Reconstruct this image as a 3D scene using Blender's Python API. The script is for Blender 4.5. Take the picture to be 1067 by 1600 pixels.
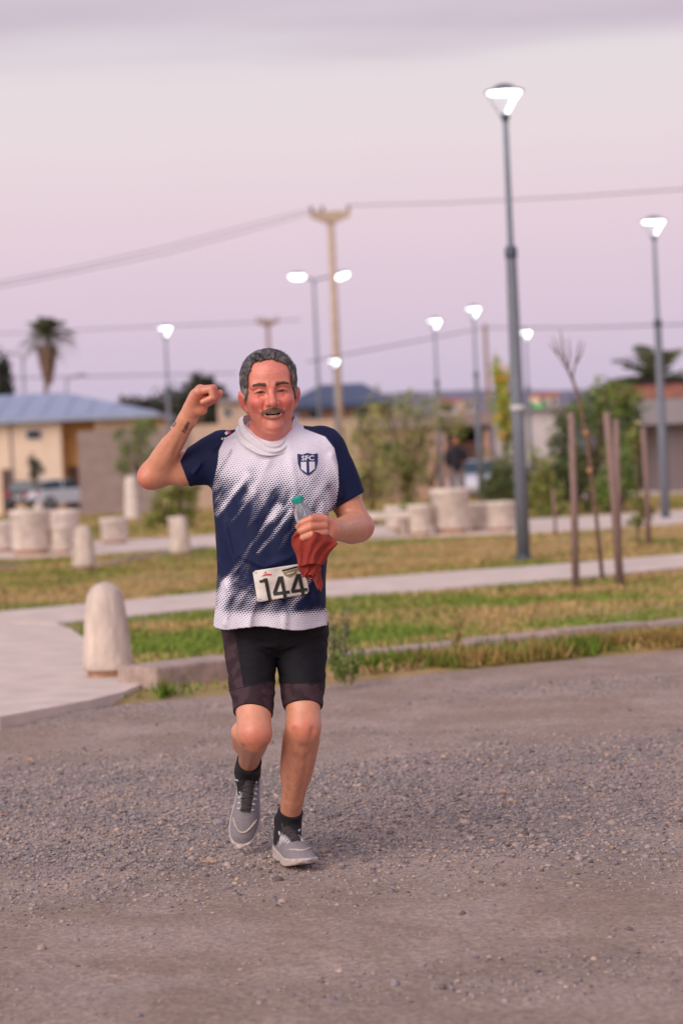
import bpy, bmesh, math, random
import numpy as np
from mathutils import Vector, Matrix
from mathutils.bvhtree import BVHTree
random.seed(7)
RNG = np.random.default_rng(7)
for o in list(bpy.data.objects):
    bpy.data.objects.remove(o)
SC = bpy.context.scene
COL = SC.collection

# ------------------------------------------------------------------ camera
FPX = 3778.0                      # focal length in pixels of the 1067x1600 frame (85 mm lens, portrait)
CAMH = 1.19
ROLL = math.radians(2.5)
PITCH = math.atan(78.0 / FPX)
Y0 = 7.2                          # distance of the runner
_f = np.array([0, math.cos(PITCH), -math.sin(PITCH)])
_u = np.array([0, math.sin(PITCH), math.cos(PITCH)])
_r = np.array([1.0, 0, 0])
CR = _r * math.cos(ROLL) - _u * math.sin(ROLL)
CU = _r * math.sin(ROLL) + _u * math.cos(ROLL)
CAMP = np.array([0, 0, CAMH])
cam_data = bpy.data.cameras.new('camera')
cam = bpy.data.objects.new('camera', cam_data)
COL.objects.link(cam)
cam.matrix_world = Matrix(((CR[0], CU[0], -_f[0], 0), (CR[1], CU[1], -_f[1], 0), (CR[2], CU[2], -_f[2], CAMH), (0, 0, 0, 1)))
cam_data.sensor_fit = 'VERTICAL'
cam_data.sensor_height = 36.0
cam_data.lens = 36.0 * FPX / 1600.0
cam_data.clip_start = 0.1
cam_data.clip_end = 12000
cam_data.dof.use_dof = True
cam_data.dof.focus_distance = Y0 - 0.1
cam_data.dof.aperture_fstop = 3.1
cam_data.dof.aperture_blades = 0
SC.camera = cam

def srgb(r, g, b):
    return tuple((c / 12.92 if c <= 0.04045 else ((c + 0.055) / 1.055) ** 2.4) for c in (r / 255.0, g / 255.0, b / 255.0))

# ------------------------------------------------------------------ dusk sky
world = bpy.data.worlds.new('World')
SC.world = world
world.use_nodes = True
nt = world.node_tree
nt.nodes.clear()
out = nt.nodes.new('ShaderNodeOutputWorld')
bg = nt.nodes.new('ShaderNodeBackground')
tc = nt.nodes.new('ShaderNodeTexCoord')
sep = nt.nodes.new('ShaderNodeSeparateXYZ')
ramp = nt.nodes.new('ShaderNodeValToRGB')
nt.links.new(tc.outputs['Generated'], sep.inputs[0])
nt.links.new(sep.outputs['Z'], ramp.inputs[0])
stops = [(0.0, (196, 186, 208)), (0.028, (207, 191, 213)), (0.060, (219, 199, 216)), (0.100, (230, 209, 219)),
         (0.135, (233, 219, 223)), (0.165, (229, 220, 224)), (0.26, (206, 200, 215)), (0.5, (166, 172, 203)), (1.0, (134, 148, 190))]
el = ramp.color_ramp.elements
while len(el) > 1:
    el.remove(el[-1])
el[0].position = stops[0][0]; el[0].color = (*srgb(*stops[0][1]), 1)
for p, c in stops[1:]:
    e = el.new(p); e.color = (*srgb(*c), 1)
# thin high cloud: streaky sheet, stretched sideways, fading in above nine degrees
mp = nt.nodes.new('ShaderNodeMapping')
mp.inputs['Scale'].default_value = (2.2, 2.2, 26)
nz = nt.nodes.new('ShaderNodeTexNoise')
nz.inputs['Scale'].default_value = 1.6; nz.inputs['Detail'].default_value = 5; nz.inputs['Roughness'].default_value = 0.5
nt.links.new(tc.outputs['Generated'], mp.inputs[0]); nt.links.new(mp.outputs[0], nz.inputs['Vector'])
madd = nt.nodes.new('ShaderNodeMath'); madd.operation = 'MULTIPLY_ADD'
madd.inputs[1].default_value = 0.05
nt.links.new(nz.outputs[0], madd.inputs[0]); nt.links.new(sep.outputs['Z'], madd.inputs[2])
mr = nt.nodes.new('ShaderNodeMapRange'); mr.interpolation_type = 'SMOOTHSTEP'
mr.inputs['From Min'].default_value = 0.186; mr.inputs['From Max'].default_value = 0.204
nt.links.new(madd.outputs[0], mr.inputs['Value'])
nz2 = nt.nodes.new('ShaderNodeTexNoise'); nz2.inputs['Scale'].default_value = 2.5; nz2.inputs['Detail'].default_value = 6
nt.links.new(mp.outputs[0], nz2.inputs['Vector'])
cmul = nt.nodes.new('ShaderNodeMath'); cmul.operation = 'MULTIPLY'
nt.links.new(mr.outputs[0], cmul.inputs[0]); nt.links.new(nz2.outputs[0], cmul.inputs[1])
cmix = nt.nodes.new('ShaderNodeMix'); cmix.data_type = 'RGBA'
cmix.inputs['B'].default_value = (*srgb(192, 174, 194), 1)
nt.links.new(cmul.outputs[0], cmix.inputs['Factor']); nt.links.new(ramp.outputs[0], cmix.inputs['A'])
nt.links.new(cmix.outputs['Result'], bg.inputs[0])
bg.inputs[1].default_value = 1.0
nt.links.new(bg.outputs[0], out.inputs[0])

# ------------------------------------------------------------------ afterglow of the set sun, behind the camera
sun_data = bpy.data.lights.new('sun', 'SUN')
sun_data.energy = 2.7
sun_data.color = (1.0, 0.89, 0.80)
sun_data.angle = math.radians(56)
sun = bpy.data.objects.new('sun', sun_data)
COL.objects.link(sun)
_sd = Vector((-0.55, -0.72, 0.62))         # towards the light: behind the camera and to its left, low
sun.rotation_euler = _sd.to_track_quat('Z', 'Y').to_euler()
SC.view_settings.view_transform = 'Standard'
SC.view_settings.look = 'None'
SC.view_settings.gamma = 1.0
SC.view_settings.exposure = 0.0
SC.view_settings.use_curve_mapping = False
SC.render.engine = 'CYCLES'
SC.cycles.max_bounces = 8
SC.cycles.transparent_max_bounces = 12
SC.cycles.use_denoising = True

# ------------------------------------------------------------------ helpers: photo pixels to places
def ray(px, py):
    a, b = px - 533.5, py - 800.0
    return _f * FPX + CR * a - CU * b
def at(px, py, Y):                 # point of the vertical plane at distance Y
    d = ray(px, py)
    return CAMP + d * (Y / d[1])
def gnd(px, py, z=0.0):            # point of the ground
    d = ray(px, py)
    return CAMP + d * ((z - CAMH) / d[2])

# ------------------------------------------------------------------ helpers: objects
def tag(o, label=None, cat=None, group=None, kind=None):
    if label: o['label'] = label
    if cat: o['category'] = cat
    if group: o['group'] = group
    if kind: o['kind'] = kind
    return o
def empty(name, loc, label=None, cat=None, group=None, rz=0.0):
    o = bpy.data.objects.new(name, None)
    COL.objects.link(o)
    o.location = loc; o.rotation_euler = (0, 0, rz)
    o.empty_display_size = 0.1
    return tag(o, label, cat, group)
def rawmesh(name, V, F):
    """V (n,3); F list of faces, or an int array (m,3|4)"""
    me = bpy.data.meshes.new(name)
    V = np.asarray(V, dtype=np.float32)
    if isinstance(F, np.ndarray):
        m, k = F.shape
        me.vertices.add(len(V)); me.vertices.foreach_set('co', V.ravel())
        me.loops.add(m * k); me.loops.foreach_set('vertex_index', F.astype(np.int32).ravel())
        me.polygons.add(m)
        me.polygons.foreach_set('loop_start', np.arange(0, m * k, k, dtype=np.int32))
        me.update(calc_edges=True)
        me.validate()
    else:
        me.from_pydata([tuple(map(float, v)) for v in V], [], [tuple(map(int, f)) for f in F])
    return me
def add(name, geo, mat, parent=None, smooth=False, loc=None):
    V, F = geo
    me = rawmesh(name, V, F)
    if mat: me.materials.append(mat)
    if smooth:
        me.polygons.foreach_set('use_smooth', np.ones(len(me.polygons), dtype=bool))
    o = bpy.data.objects.new(name, me)
    COL.objects.link(o)
    if parent: o.parent = parent
    if loc is not None: o.location = loc
    return o
def pcol(o, C, name='Col'):
    a = o.data.color_attributes.new(name, 'FLOAT_COLOR', 'POINT')
    C = np.asarray(C, dtype=np.float32)
    if C.shape[1] == 3: C = np.concatenate([C, np.ones((len(C), 1), np.float32)], 1)
    a.data.foreach_set('color', C.ravel())
def pfloat(o, A, name):
    a = o.data.attributes.new(name, 'FLOAT', 'POINT')
    a.data.foreach_set('value', np.asarray(A, dtype=np.float32).ravel())
def pvec(o, A, name):
    a = o.data.attributes.new(name, 'FLOAT_VECTOR', 'POINT')
    a.data.foreach_set('vector', np.asarray(A, dtype=np.float32).ravel())
def copy_tree(o, parent=None):
    c = o.copy(); COL.objects.link(c); c.parent = parent
    for ch in list(o.children): copy_tree(ch, c)
    return c
def merge(*geos):
    Vs, Fs, n = [], [], 0
    for V, F in geos:
        V = np.asarray(V, dtype=float)
        Vs.append(V); Fs += [tuple(int(i) + n for i in f) for f in F]; n += len(V)
    return np.concatenate(Vs), Fs
def box(x0, x1, y0, y1, z0, z1, bev=0.0):
    if bev <= 0:
        V = [(x, y, z) for z in (z0, z1) for y in (y0, y1) for x in (x0, x1)]
        return np.array(V, float), [(0, 2, 3, 1), (4, 5, 7, 6), (0, 1, 5, 4), (2, 6, 7, 3), (0, 4, 6, 2), (1, 3, 7, 5)]
    bm = bmesh.new()
    bmesh.ops.create_cube(bm, size=1.0)
    for v in bm.verts:
        v.co = Vector(((x0 + x1) / 2 + v.co.x * (x1 - x0), (y0 + y1) / 2 + v.co.y * (y1 - y0), (z0 + z1) / 2 + v.co.z * (z1 - z0)))
    bmesh.ops.bevel(bm, geom=list(bm.edges), offset=bev, segments=2, affect='EDGES', profile=0.6)
    V = np.array([v.co[:] for v in bm.verts]); F = [tuple(v.index for v in f.verts) for f in bm.faces]
    bm.free()
    return V, F
def lathe(prof, n=24, c=(0, 0, 0), sx=1.0, sy=1.0):
    V, F = [], []
    for r, z in prof:
        for k in range(n):
            a = 2 * math.pi * k / n
            V.append((c[0] + r * sx * math.cos(a), c[1] + r * sy * math.sin(a), c[2] + z))
    for i in range(len(prof) - 1):
        for k in range(n):
            k2 = (k + 1) % n
            F.append((i * n + k, i * n + k2, (i + 1) * n + k2, (i + 1) * n + k))
    F.append(tuple(range(n - 1, -1, -1)))
    F.append(tuple((len(prof) - 1) * n + k for k in range(n)))
    return np.array(V, float), F
def tube(pts, rad, n=8):
    pts = [np.array(p, float) for p in pts]
    if np.isscalar(rad): rad = [rad] * len(pts)
    V, F = [], []
    prev = None
    for i, p in enumerate(pts):
        t = pts[min(i + 1, len(pts) - 1)] - pts[max(i - 1, 0)]
        t = t / (np.linalg.norm(t) + 1e-9)
        if prev is None:
            h = np.array([0, 0, 1.0]) if abs(t[2]) < 0.9 else np.array([1.0, 0, 0])
            a = np.cross(t, h)
        else:
            a = prev - t * np.dot(prev, t)
        a = a / (np.linalg.norm(a) + 1e-9); prev = a
        b = np.cross(t, a)
        for k in range(n):
            w = 2 * math.pi * k / n
            V.append(p + rad[i] * (math.cos(w) * a + math.sin(w) * b))
    for i in range(len(pts) - 1):
        for k in range(n):
            k2 = (k + 1) % n
            F.append((i * n + k, i * n + k2, (i + 1) * n + k2, (i + 1) * n + k))
    F.append(tuple(range(n - 1, -1, -1)))
    F.append(tuple((len(pts) - 1) * n + k for k in range(n)))
    return np.array(V, float), F
def prism(poly, z0, z1):
    n = len(poly)
    V = [(p[0], p[1], z0) for p in poly] + [(p[0], p[1], z1) for p in poly]
    F = [tuple(range(n - 1, -1, -1)), tuple(range(n, 2 * n))]
    for i in range(n):
        j = (i + 1) % n
        F.append((i, j, n + j, n + i))
    return np.array(V, float), F

# ------------------------------------------------------------------ numpy noise
def _hash(ix, iy, iz, seed):
    h = (ix.astype(np.int64) * 374761393 + iy.astype(np.int64) * 668265263 + iz.astype(np.int64) * 2147483647 + seed * 1274126177) & 0xffffffff
    h = ((h ^ (h >> 13)) * 1274126177) & 0xffffffff
    return ((h ^ (h >> 16)) & 0xffff).astype(np.float32) / 65535.0
def vnoise(P, scale, seed=0):
    Q = np.asarray(P, dtype=np.float32) * np.asarray(scale, dtype=np.float32)
    I = np.floor(Q); T = Q - I; T = T * T * (3 - 2 * T)
    ix, iy, iz = I[:, 0].astype(np.int64), I[:, 1].astype(np.int64), I[:, 2].astype(np.int64)
    r = 0
    for dx in (0, 1):
        wx = T[:, 0] if dx else 1 - T[:, 0]
        for dy in (0, 1):
            wy = T[:, 1] if dy else 1 - T[:, 1]
            for dz in (0, 1):
                wz = T[:, 2] if dz else 1 - T[:, 2]
                r = r + wx * wy * wz * _hash(ix + dx, iy + dy, iz + dz, seed)
    return r
def fbm(P, scale, seed=0, oct=4):
    s, a, t = 0, 1.0, 0
    sc = np.asarray(scale, dtype=np.float32)
    for k in range(oct):
        s = s + a * vnoise(P, sc * (2 ** k), seed + k * 17); t += a; a *= 0.5
    return s / t
def sstep(a, b, x):
    t = np.clip((x - a) / (b - a), 0, 1)
    return t * t * (3 - 2 * t)

# ------------------------------------------------------------------ materials
def mat(name, col, rough=0.7, var=0.0, scale=8.0, bump=0.0, bscale=None, col2=None, metal=0.0, spec=0.5, detail=6, vcol=None, emit=None, estr=0.0, stretch=None, sheen=0.0, sss=0.0, bdist=0.01):
    m = bpy.data.materials.new(name)
    m.use_nodes = True
    t = m.node_tree; b = t.nodes['Principled BSDF']
    b.inputs['Base Color'].default_value = (*col, 1)
    b.inputs['Roughness'].default_value = rough
    b.inputs['Metallic'].default_value = metal
    b.inputs['Specular IOR Level'].default_value = spec
    if sheen: b.inputs['Sheen Weight'].default_value = sheen
    if sss:
        b.inputs['Subsurface Weight'].default_value = sss
        b.inputs['Subsurface Radius'].default_value = (0.012, 0.005, 0.003)
        b.inputs['Subsurface Scale'].default_value = 1.0
    src = None
    tcn = t.nodes.new('ShaderNodeTexCoord')
    vec = tcn.outputs['Object']
    if stretch:
        mpn = t.nodes.new('ShaderNodeMapping'); mpn.inputs['Scale'].default_value = stretch
        t.links.new(vec, mpn.inputs[0]); vec = mpn.outputs[0]
    if vcol:
        an = t.nodes.new('ShaderNodeAttribute'); an.attribute_name = vcol
        src = an.outputs['Color']
    if var or col2:
        n = t.nodes.new('ShaderNodeTexNoise'); n.inputs['Scale'].default_value = scale; n.inputs['Detail'].default_value = detail; n.inputs['Roughness'].default_value = 0.6
        t.links.new(vec, n.inputs['Vector'])
        if col2:
            mx = t.nodes.new('ShaderNodeMix'); mx.data_type = 'RGBA'
            mx.inputs['A'].default_value = (*col, 1); mx.inputs['B'].default_value = (*col2, 1)
            r = t.nodes.new('ShaderNodeMapRange'); r.inputs['From Min'].default_value = 0.38; r.inputs['From Max'].default_value = 0.62
            t.links.new(n.outputs[0], r.inputs['Value']); t.links.new(r.outputs[0], mx.inputs['Factor'])
            src = mx.outputs['Result']
        if var:
            n2 = t.nodes.new('ShaderNodeTexNoise'); n2.inputs['Scale'].default_value = scale * 2.7; n2.inputs['Detail'].default_value = detail
            t.links.new(vec, n2.inputs['Vector'])
            r2 = t.nodes.new('ShaderNodeMapRange'); r2.inputs['From Min'].default_value = 0.3; r2.inputs['From Max'].default_value = 0.7
            r2.inputs['To Min'].default_value = 1 - var; r2.inputs['To Max'].default_value = 1 + var
            t.links.new(n2.outputs[0], r2.inputs['Value'])
            mx2 = t.nodes.new('ShaderNodeMix'); mx2.data_type = 'RGBA'; mx2.blend_type = 'MULTIPLY'
            mx2.inputs['Factor'].default_value = 1
            if src: t.links.new(src, mx2.inputs['A'])
            else: mx2.inputs['A'].default_value = (*col, 1)
            t.links.new(r2.outputs[0], mx2.inputs['B'])
            src = mx2.outputs['Result']
    if src: t.links.new(src, b.inputs['Base Color'])
    if bump:
        n3 = t.nodes.new('ShaderNodeTexNoise'); n3.inputs['Scale'].default_value = bscale or scale * 6; n3.inputs['Detail'].default_value = 8
        t.links.new(vec, n3.inputs['Vector'])
        bn = t.nodes.new('ShaderNodeBump'); bn.inputs['Strength'].default_value = bump; bn.inputs['Distance'].default_value = bdist
        t.links.new(n3.outputs[0], bn.inputs['Height']); t.links.new(bn.outputs[0], b.inputs['Normal'])
    if emit:
        b.inputs['Emission Color'].default_value = (*emit, 1); b.inputs['Emission Strength'].default_value = estr
    return m
M = {}
M['concrete'] = mat('concrete', srgb(218, 203, 190), 0.9, 0.2, 3.0, 0.35, 40)
M['concrete_old'] = mat('concrete_old', srgb(178, 158, 148), 0.92, 0.2, 5.0, 0.5, 35)
M['kerb'] = mat('kerb', srgb(172, 150, 138), 0.95, 0.25, 6.0, 0.6, 30)
M['path'] = mat('path', srgb(212, 194, 181), 0.92, 0.13, 1.6, 0.4, 50)
M['bollard'] = mat('bollard', srgb(205, 187, 172), 0.92, 0.26, 5.0, 0.9, 45, stretch=(1, 1, 0.35))
M['bollard_base'] = mat('bollard_base', srgb(176, 138, 112), 0.95, 0.2, 9.0, 0.5)
M['lamp_metal'] = mat('lamp_metal', srgb(116, 121, 132), 0.5, 0.08, 3.0)
M['lamp_dark'] = mat('lamp_dark', srgb(70, 78, 92), 0.4, 0.05, 6.0)
M['lamp_glow'] = mat('lamp_glow', (0.9, 0.95, 0.95), 0.4, emit=(0.93, 1.0, 0.98), estr=5.0)
M['pole_concrete'] = mat('pole_concrete', srgb(190, 168, 148), 0.9, 0.12, 2.0, 0.2)
M['pole_wood'] = mat('pole_wood', srgb(150, 124, 108), 0.9, 0.2, 3.0, 0.2)
M['insulator'] = mat('insulator', srgb(120, 100, 104), 0.4, 0.05, 9.0)
M['wire'] = mat('wire', srgb(80, 70, 82), 0.6, 0.1, 2.0)
M['stake'] = mat('stake', srgb(142, 116, 108), 0.9, 0.22, 6.0, 0.5, 30, stretch=(6, 6, 0.6))
M['bark'] = mat('bark', srgb(122, 96, 82), 0.95, 0.25, 9.0, 0.6, stretch=(3, 3, 0.7))
M['leaf'] = mat('leaf', (0.1, 0.14, 0.04), 0.6, vcol='Col')
M['cream'] = mat('cream', srgb(236, 210, 184), 0.9, 0.07, 0.6, 0.1)
M['orange_lit'] = mat('orange_lit', srgb(206, 156, 96), 0.9, 0.07, 0.6, 0.1)  # orange glow of the recessed porch put into the wall colour
M['blue_roof'] = mat('blue_roof', srgb(154, 166, 190), 0.4, 0.08, 0.5, metal=0.15)
M['dark_roof'] = mat('dark_roof', srgb(62, 76, 104), 0.5, 0.1, 0.5)
M['grey_block'] = mat('grey_block', srgb(150, 132, 126), 0.95, 0.12, 0.8, 0.3)
M['tan_wall'] = mat('tan_wall', srgb(198, 170, 148), 0.95, 0.12, 0.5, 0.2)
M['pink_wall'] = mat('pink_wall', srgb(190, 154, 136), 0.95, 0.14, 0.5, 0.2)
M['white_wall'] = mat('white_wall', srgb(206, 196, 196), 0.9, 0.08, 0.5, 0.1)
M['brick'] = mat('brick', srgb(168, 112, 98), 0.95, 0.2, 2.0, 0.2)
M['grey_fascia'] = mat('grey_fascia', srgb(150, 142, 146), 0.9, 0.06, 0.5)
M['grey_siding'] = mat('grey_siding', srgb(122, 110, 110), 0.85, 0.08, 1.0, stretch=(6, 6, 0.3))
M['shade_roof_black'] = mat('shade_roof_black', srgb(26, 23, 28), 0.8, 0.1, 1.0)  # near-black: painted shade inside openings, and the dark flat roof
M['brown_gate'] = mat('brown_gate', srgb(98, 70, 60), 0.7, 0.1, 1.0)
M['glass'] = mat('glass', (0.02, 0.025, 0.03), 0.08, 0.1, 1.0)
M['frame_white'] = mat('frame_white', srgb(205, 200, 200), 0.6, 0.05, 2.0)
M['car_silver'] = mat('car_silver', srgb(196, 202, 214), 0.3, 0.03, 1.0)
M['car_white'] = mat('car_white', srgb(196, 196, 206), 0.3, 0.03, 1.0)
M['car_dark'] = mat('car_dark', srgb(62, 60, 70), 0.3, 0.05, 1.0)
M['car_glass'] = mat('car_glass', srgb(48, 66, 78), 0.08, 0.05, 1.0)
M['tyre'] = mat('tyre', (0.02, 0.02, 0.022), 0.85, 0.1, 9.0)
M['rim'] = mat('rim', srgb(150, 150, 156), 0.35, 0.05, 9.0, metal=0.6)
M['tail_red'] = mat('tail_red', srgb(190, 30, 50), 0.25, 0.05, 9.0)
M['rust_chimney'] = mat('rust_chimney', srgb(190, 110, 92), 0.9, 0.1, 1.0)
M['hazed_hill'] = mat('hazed_hill', srgb(112, 110, 132), 1.0, 0.1, 0.004)  # distance haze is put into this bluish grey
M['ribbon_green'] = mat('ribbon_green', srgb(70, 168, 96), 0.6, 0.1, 4.0)
M['tie_orange'] = mat('tie_orange', srgb(186, 132, 96), 0.7, 0.1, 9.0)
M['black_cloth'] = mat('black_cloth', srgb(36, 32, 40), 0.9, 0.1, 9.0)
M['grey_trouser'] = mat('grey_trouser', srgb(120, 104, 100), 0.9, 0.1, 9.0)
M['far_skin'] = mat('far_skin', srgb(200, 122, 98), 0.6, 0.05, 9.0)

# ================================================================== THE SETTING
_ep = [gnd(*p) for p in ((-500, 1150), (0, 1128), (150, 1106), (350, 1086), (560, 1063), (800, 1040), (1067, 1015), (1500, 975))]
_ex = np.array([p[0] for p in _ep]); _ey = np.array([p[1] for p in _ep])
def edge(x):                        # far edge of the gravel road
    x = np.asarray(x, dtype=float)
    e = np.interp(x, _ex, _ey)
    e = np.where(x < _ex[0], _ey[0] + (x - _ex[0]) * 0.35, e)
    return np.where(x > _ex[-1], _ey[-1] + (x - _ex[-1]) * 0.35, e)
LAWN = 0.03
def gz(x, y):                       # height of the open ground beyond the road
    return LAWN - 0.42 * sstep(62, 92, y)
def axis(*segs):
    a = []
    for s, e, d in segs:
        a.append(np.arange(s, e, d))
    return np.concatenate(a + [[segs[-1][1]]])
def gridmesh(xs, ys, zf):
    X, Y = np.meshgrid(xs, ys, indexing='ij')
    X = X.ravel(); Y = Y.ravel()
    Y2, Z = zf(X, Y)
    V = np.stack([X, Y2, Z], 1)
    nx, ny = len(xs), len(ys)
    i = np.arange((nx - 1) * (ny - 1)); a = (i // (ny - 1)) * ny + i % (ny - 1)
    F = np.stack([a, a + ny, a + ny + 1, a + 1], 1)
    return V, F

# ---- ground sheet (lawn soil, reaches the horizon)
def _gf(X, Y):
    e = edge(X)
    z = np.where(Y < 60, -0.08 + (0.08 + LAWN) * sstep(-0.25, 0.12, Y - e), gz(X, Y))
    n = fbm(np.stack([X, Y, X * 0], 1), 0.5, 3, 3) - 0.5
    z = z + np.where((Y > e) & (Y < 70), n * 0.05 * sstep(0.1, 1.0, Y - e), 0)
    return Y, z
gx = np.concatenate([-np.geomspace(4000, 12, 24), axis((-11.5, 11.5, 0.25)), np.geomspace(12, 4000, 24)])
gy = np.concatenate([[-60, -20, 0, 6], axis((8, 20, 0.08), (20, 70, 0.5)), np.geomspace(71, 5000, 40)])
mg = bpy.data.materials.new('lawn_ground'); mg.use_nodes = True
t = mg.node_tree; b = t.nodes['Principled BSDF']; b.inputs['Roughness'].default_value = 0.95
tcn = t.nodes.new('ShaderNodeTexCoord')
def noise_node(t, vec, scale, detail=6, rough=0.55):
    n = t.nodes.new('ShaderNodeTexNoise'); n.inputs['Scale'].default_value = scale; n.inputs['Detail'].default_value = detail; n.inputs['Roughness'].default_value = rough
    t.links.new(vec, n.inputs['Vector']); return n.outputs[0]
def maprange(t, v, a, b_, c=0.0, d=1.0):
    r = t.nodes.new('ShaderNodeMapRange'); r.interpolation_type = 'SMOOTHSTEP'
    for k, x in zip(('From Min', 'From Max', 'To Min', 'To Max'), (a, b_, c, d)): r.inputs[k].default_value = x
    t.links.new(v, r.inputs['Value']); return r.outputs[0]
def mixc(t, f, a, b_, blend='MIX'):
    m_ = t.nodes.new('ShaderNodeMix'); m_.data_type = 'RGBA'; m_.blend_type = blend
    if isinstance(f, float): m_.inputs['Factor'].default_value = f
    else: t.links.new(f, m_.inputs['Factor'])
    for k, v in (('A', a), ('B', b_)):
        if isinstance(v, tuple): m_.inputs[k].default_value = (*v, 1)
        else: t.links.new(v, m_.inputs[k])
    return m_.outputs['Result']
mpn = t.nodes.new('ShaderNodeMapping'); mpn.inputs['Scale'].default_value = (0.6, 0.35, 1)
t.links.new(tcn.outputs['Object'], mpn.inputs[0])
c1 = mixc(t, maprange(t, noise_node(t, mpn.outputs[0], 1.2, 5), 0.40, 0.60), srgb(176, 148, 104), srgb(124, 126, 66))
c2 = mixc(t, maprange(t, noise_node(t, tcn.outputs['Object'], 7.0, 5), 0.3, 0.7), c1, srgb(160, 130, 84))
t.links.new(c2, b.inputs['Base Color'])
o = add('ground', gridmesh(gx, gy, _gf), mg, smooth=True); tag(o, kind='structure')

# ---- gravel road
def _rf(X, T):
    e = edge(X)
    Y = np.where(T <= 1, 3.5 + (e + 0.08 - 3.5) * T, 0) if False else 3.5 + (e + 0.10 - 3.5) * T
    P = np.stack([X, Y, X * 0], 1)
    z = (fbm(P, (1.1, 1.6, 1), 5, 3) - 0.5) * 0.05 + (fbm(P, (9, 9, 1), 8, 3) - 0.5) * 0.016 + (vnoise(P, 38, 9) - 0.5) * 0.008
    g = sstep(0, 1, gravel_amount(X, Y))
    z = z + (vnoise(P, 60, 12) - 0.5) * 0.008 * g
    # wheel tracks and a low windrow along the road
    yy = Y - 0.09 * X
    z = z - 0.012 * np.exp(-((yy - 10.9) / 0.45) ** 2) + 0.012 * np.exp(-((yy - 9.0) / 0.6) ** 2) - 0.01 * np.exp(-((yy - 6.6) / 0.5) ** 2)
    z = z * sstep(-0.1, 0.5, e - Y + 0.1) 
    return Y, z
def gravel_amount(X, Y):
    yy = Y - 0.16 * X
    a = np.exp(-np.abs((yy - 8.5) / 1.5) ** 3) + 0.30 * np.exp(-((yy - 11.9) / 0.5) ** 2)
    n = fbm(np.stack([X, Y, X * 0], 1), (0.9, 1.3, 1), 21, 3)
    return np.clip(a * 1.15 + (n - 0.5) * 1.2, 0.015, 1)
rx = np.concatenate([-np.geomspace(60, 3.2, 14), axis((-3.0, 3.0, 0.022)), np.geomspace(3.2, 60, 14)])
rt = axis((0, 0.14, 0.02), (0.14, 0.75, 0.0022), (0.75, 1.0, 0.004))
mr_ = bpy.data.materials.new('gravel_road'); mr_.use_nodes = True
t = mr_.node_tree; b = t.nodes['Principled BSDF']; b.inputs['Roughness'].default_value = 0.95; b.inputs['Specular IOR Level'].default_value = 0.25
tcn = t.nodes.new('ShaderNodeTexCoord'); ov = tcn.outputs['Object']
an = t.nodes.new('ShaderNodeAttribute'); an.attribute_name = 'gravel'
base = mixc(t, an.outputs['Fac'], srgb(170, 146, 130), srgb(154, 144, 138))
base = mixc(t, maprange(t, noise_node(t, ov, 2.2, 6), 0.35, 0.7), base, srgb(188, 166, 154))
fine = maprange(t, noise_node(t, ov, 55, 6, 0.7), 0.25, 0.75, 0.62, 1.25)
base = mixc(t, 1.0, base, fine, 'MULTIPLY')
vor = t.nodes.new('ShaderNodeTexVoronoi'); vor.inputs['Scale'].default_value = 70
t.links.new(ov, vor.inputs['Vector'])
base = mixc(t, 0.35, base, maprange(t, vor.outputs['Distance'], 0.0, 0.6, 1.15, 0.7), 'MULTIPLY')
t.links.new(base, b.inputs['Base Color'])
bn = t.nodes.new('ShaderNodeBump'); bn.inputs['Strength'].default_value = 0.8; bn.inputs['Distance'].default_value = 0.012
t.links.new(noise_node(t, ov, 70, 8, 0.7), bn.inputs['Height']); t.links.new(bn.outputs[0], b.inputs['Normal'])
road = add('road', gridmesh(rx, rt, _rf), mr_, smooth=True); tag(road, kind='structure')
_co = np.empty(len(road.data.vertices) * 3, np.float32); road.data.vertices.foreach_get('co', _co); _co = _co.reshape(-1, 3)
pfloat(road, gravel_amount(_co[:, 0], _co[:, 1]), 'gravel')

# ---- loose stones on the road (uncountable): real small rocks in one mesh
def rocks(n, sz, xr, yr, seed, dens):
    rg = np.random.default_rng(seed)
    bm = bmesh.new(); bmesh.ops.create_icosphere(bm, subdivisions=1, radius=1)
    bv = np.array([v.co[:] for v in bm.verts]); bf = np.array([[v.index for v in f.verts] for f in bm.faces]); bm.free()
    Y = rg.uniform(*yr, n * 3); X = rg.uniform(-1, 1, n * 3) * (xr * Y)
    keep = (rg.uniform(0, 1, n * 3) < dens(X, Y)) & (Y < edge(X) - 0.05)
    X = X[keep][:n]; Y = Y[keep][:n]; n = len(X)
    s = sz * np.exp(rg.normal(0, 0.42, n))
    s = np.minimum(s, sz * 3.2)
    J = 1 + rg.uniform(-0.28, 0.28, (n, len(bv)))
    V = bv[None] * J[..., None] * (s[:, None] * np.stack([np.ones(n), rg.uniform(.6, 1, n), rg.uniform(.4, .75, n)], 1))[:, None, :]
    a = rg.uniform(0, 6.28, n); ca, sa = np.cos(a), np.sin(a)
    x = V[..., 0] * ca[:, None] - V[..., 1] * sa[:, None]; y = V[..., 0] * sa[:, None] + V[..., 1] * ca[:, None]
    e = edge(X); T = (Y - 3.5) / (e + 0.10 - 3.5)
    z0 = _rf(X, T)[1]
    V = np.stack([x + X[:, None], y + Y[:, None], V[..., 2] + (z0 + s * 0.12)[:, None]], -1)
    F = (bf[None] + (np.arange(n) * len(bv))[:, None, None]).reshape(-1, 3)
    base = np.array([srgb(164, 150, 146), srgb(146, 138, 142), srgb(128, 120, 126), srgb(178, 158, 146), srgb(112, 100, 100), srgb(180, 150, 128)])
    k = rg.choice(6, n, p=[.32, .26, .16, .14, .09, .03])
    C = base[k] * rg.uniform(.85, 1.12, (n, 1)) * np.array([1.10, 1.06, 1.02])
    return V.reshape(-1, 3), F, np.repeat(C, len(bv), 0)
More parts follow.
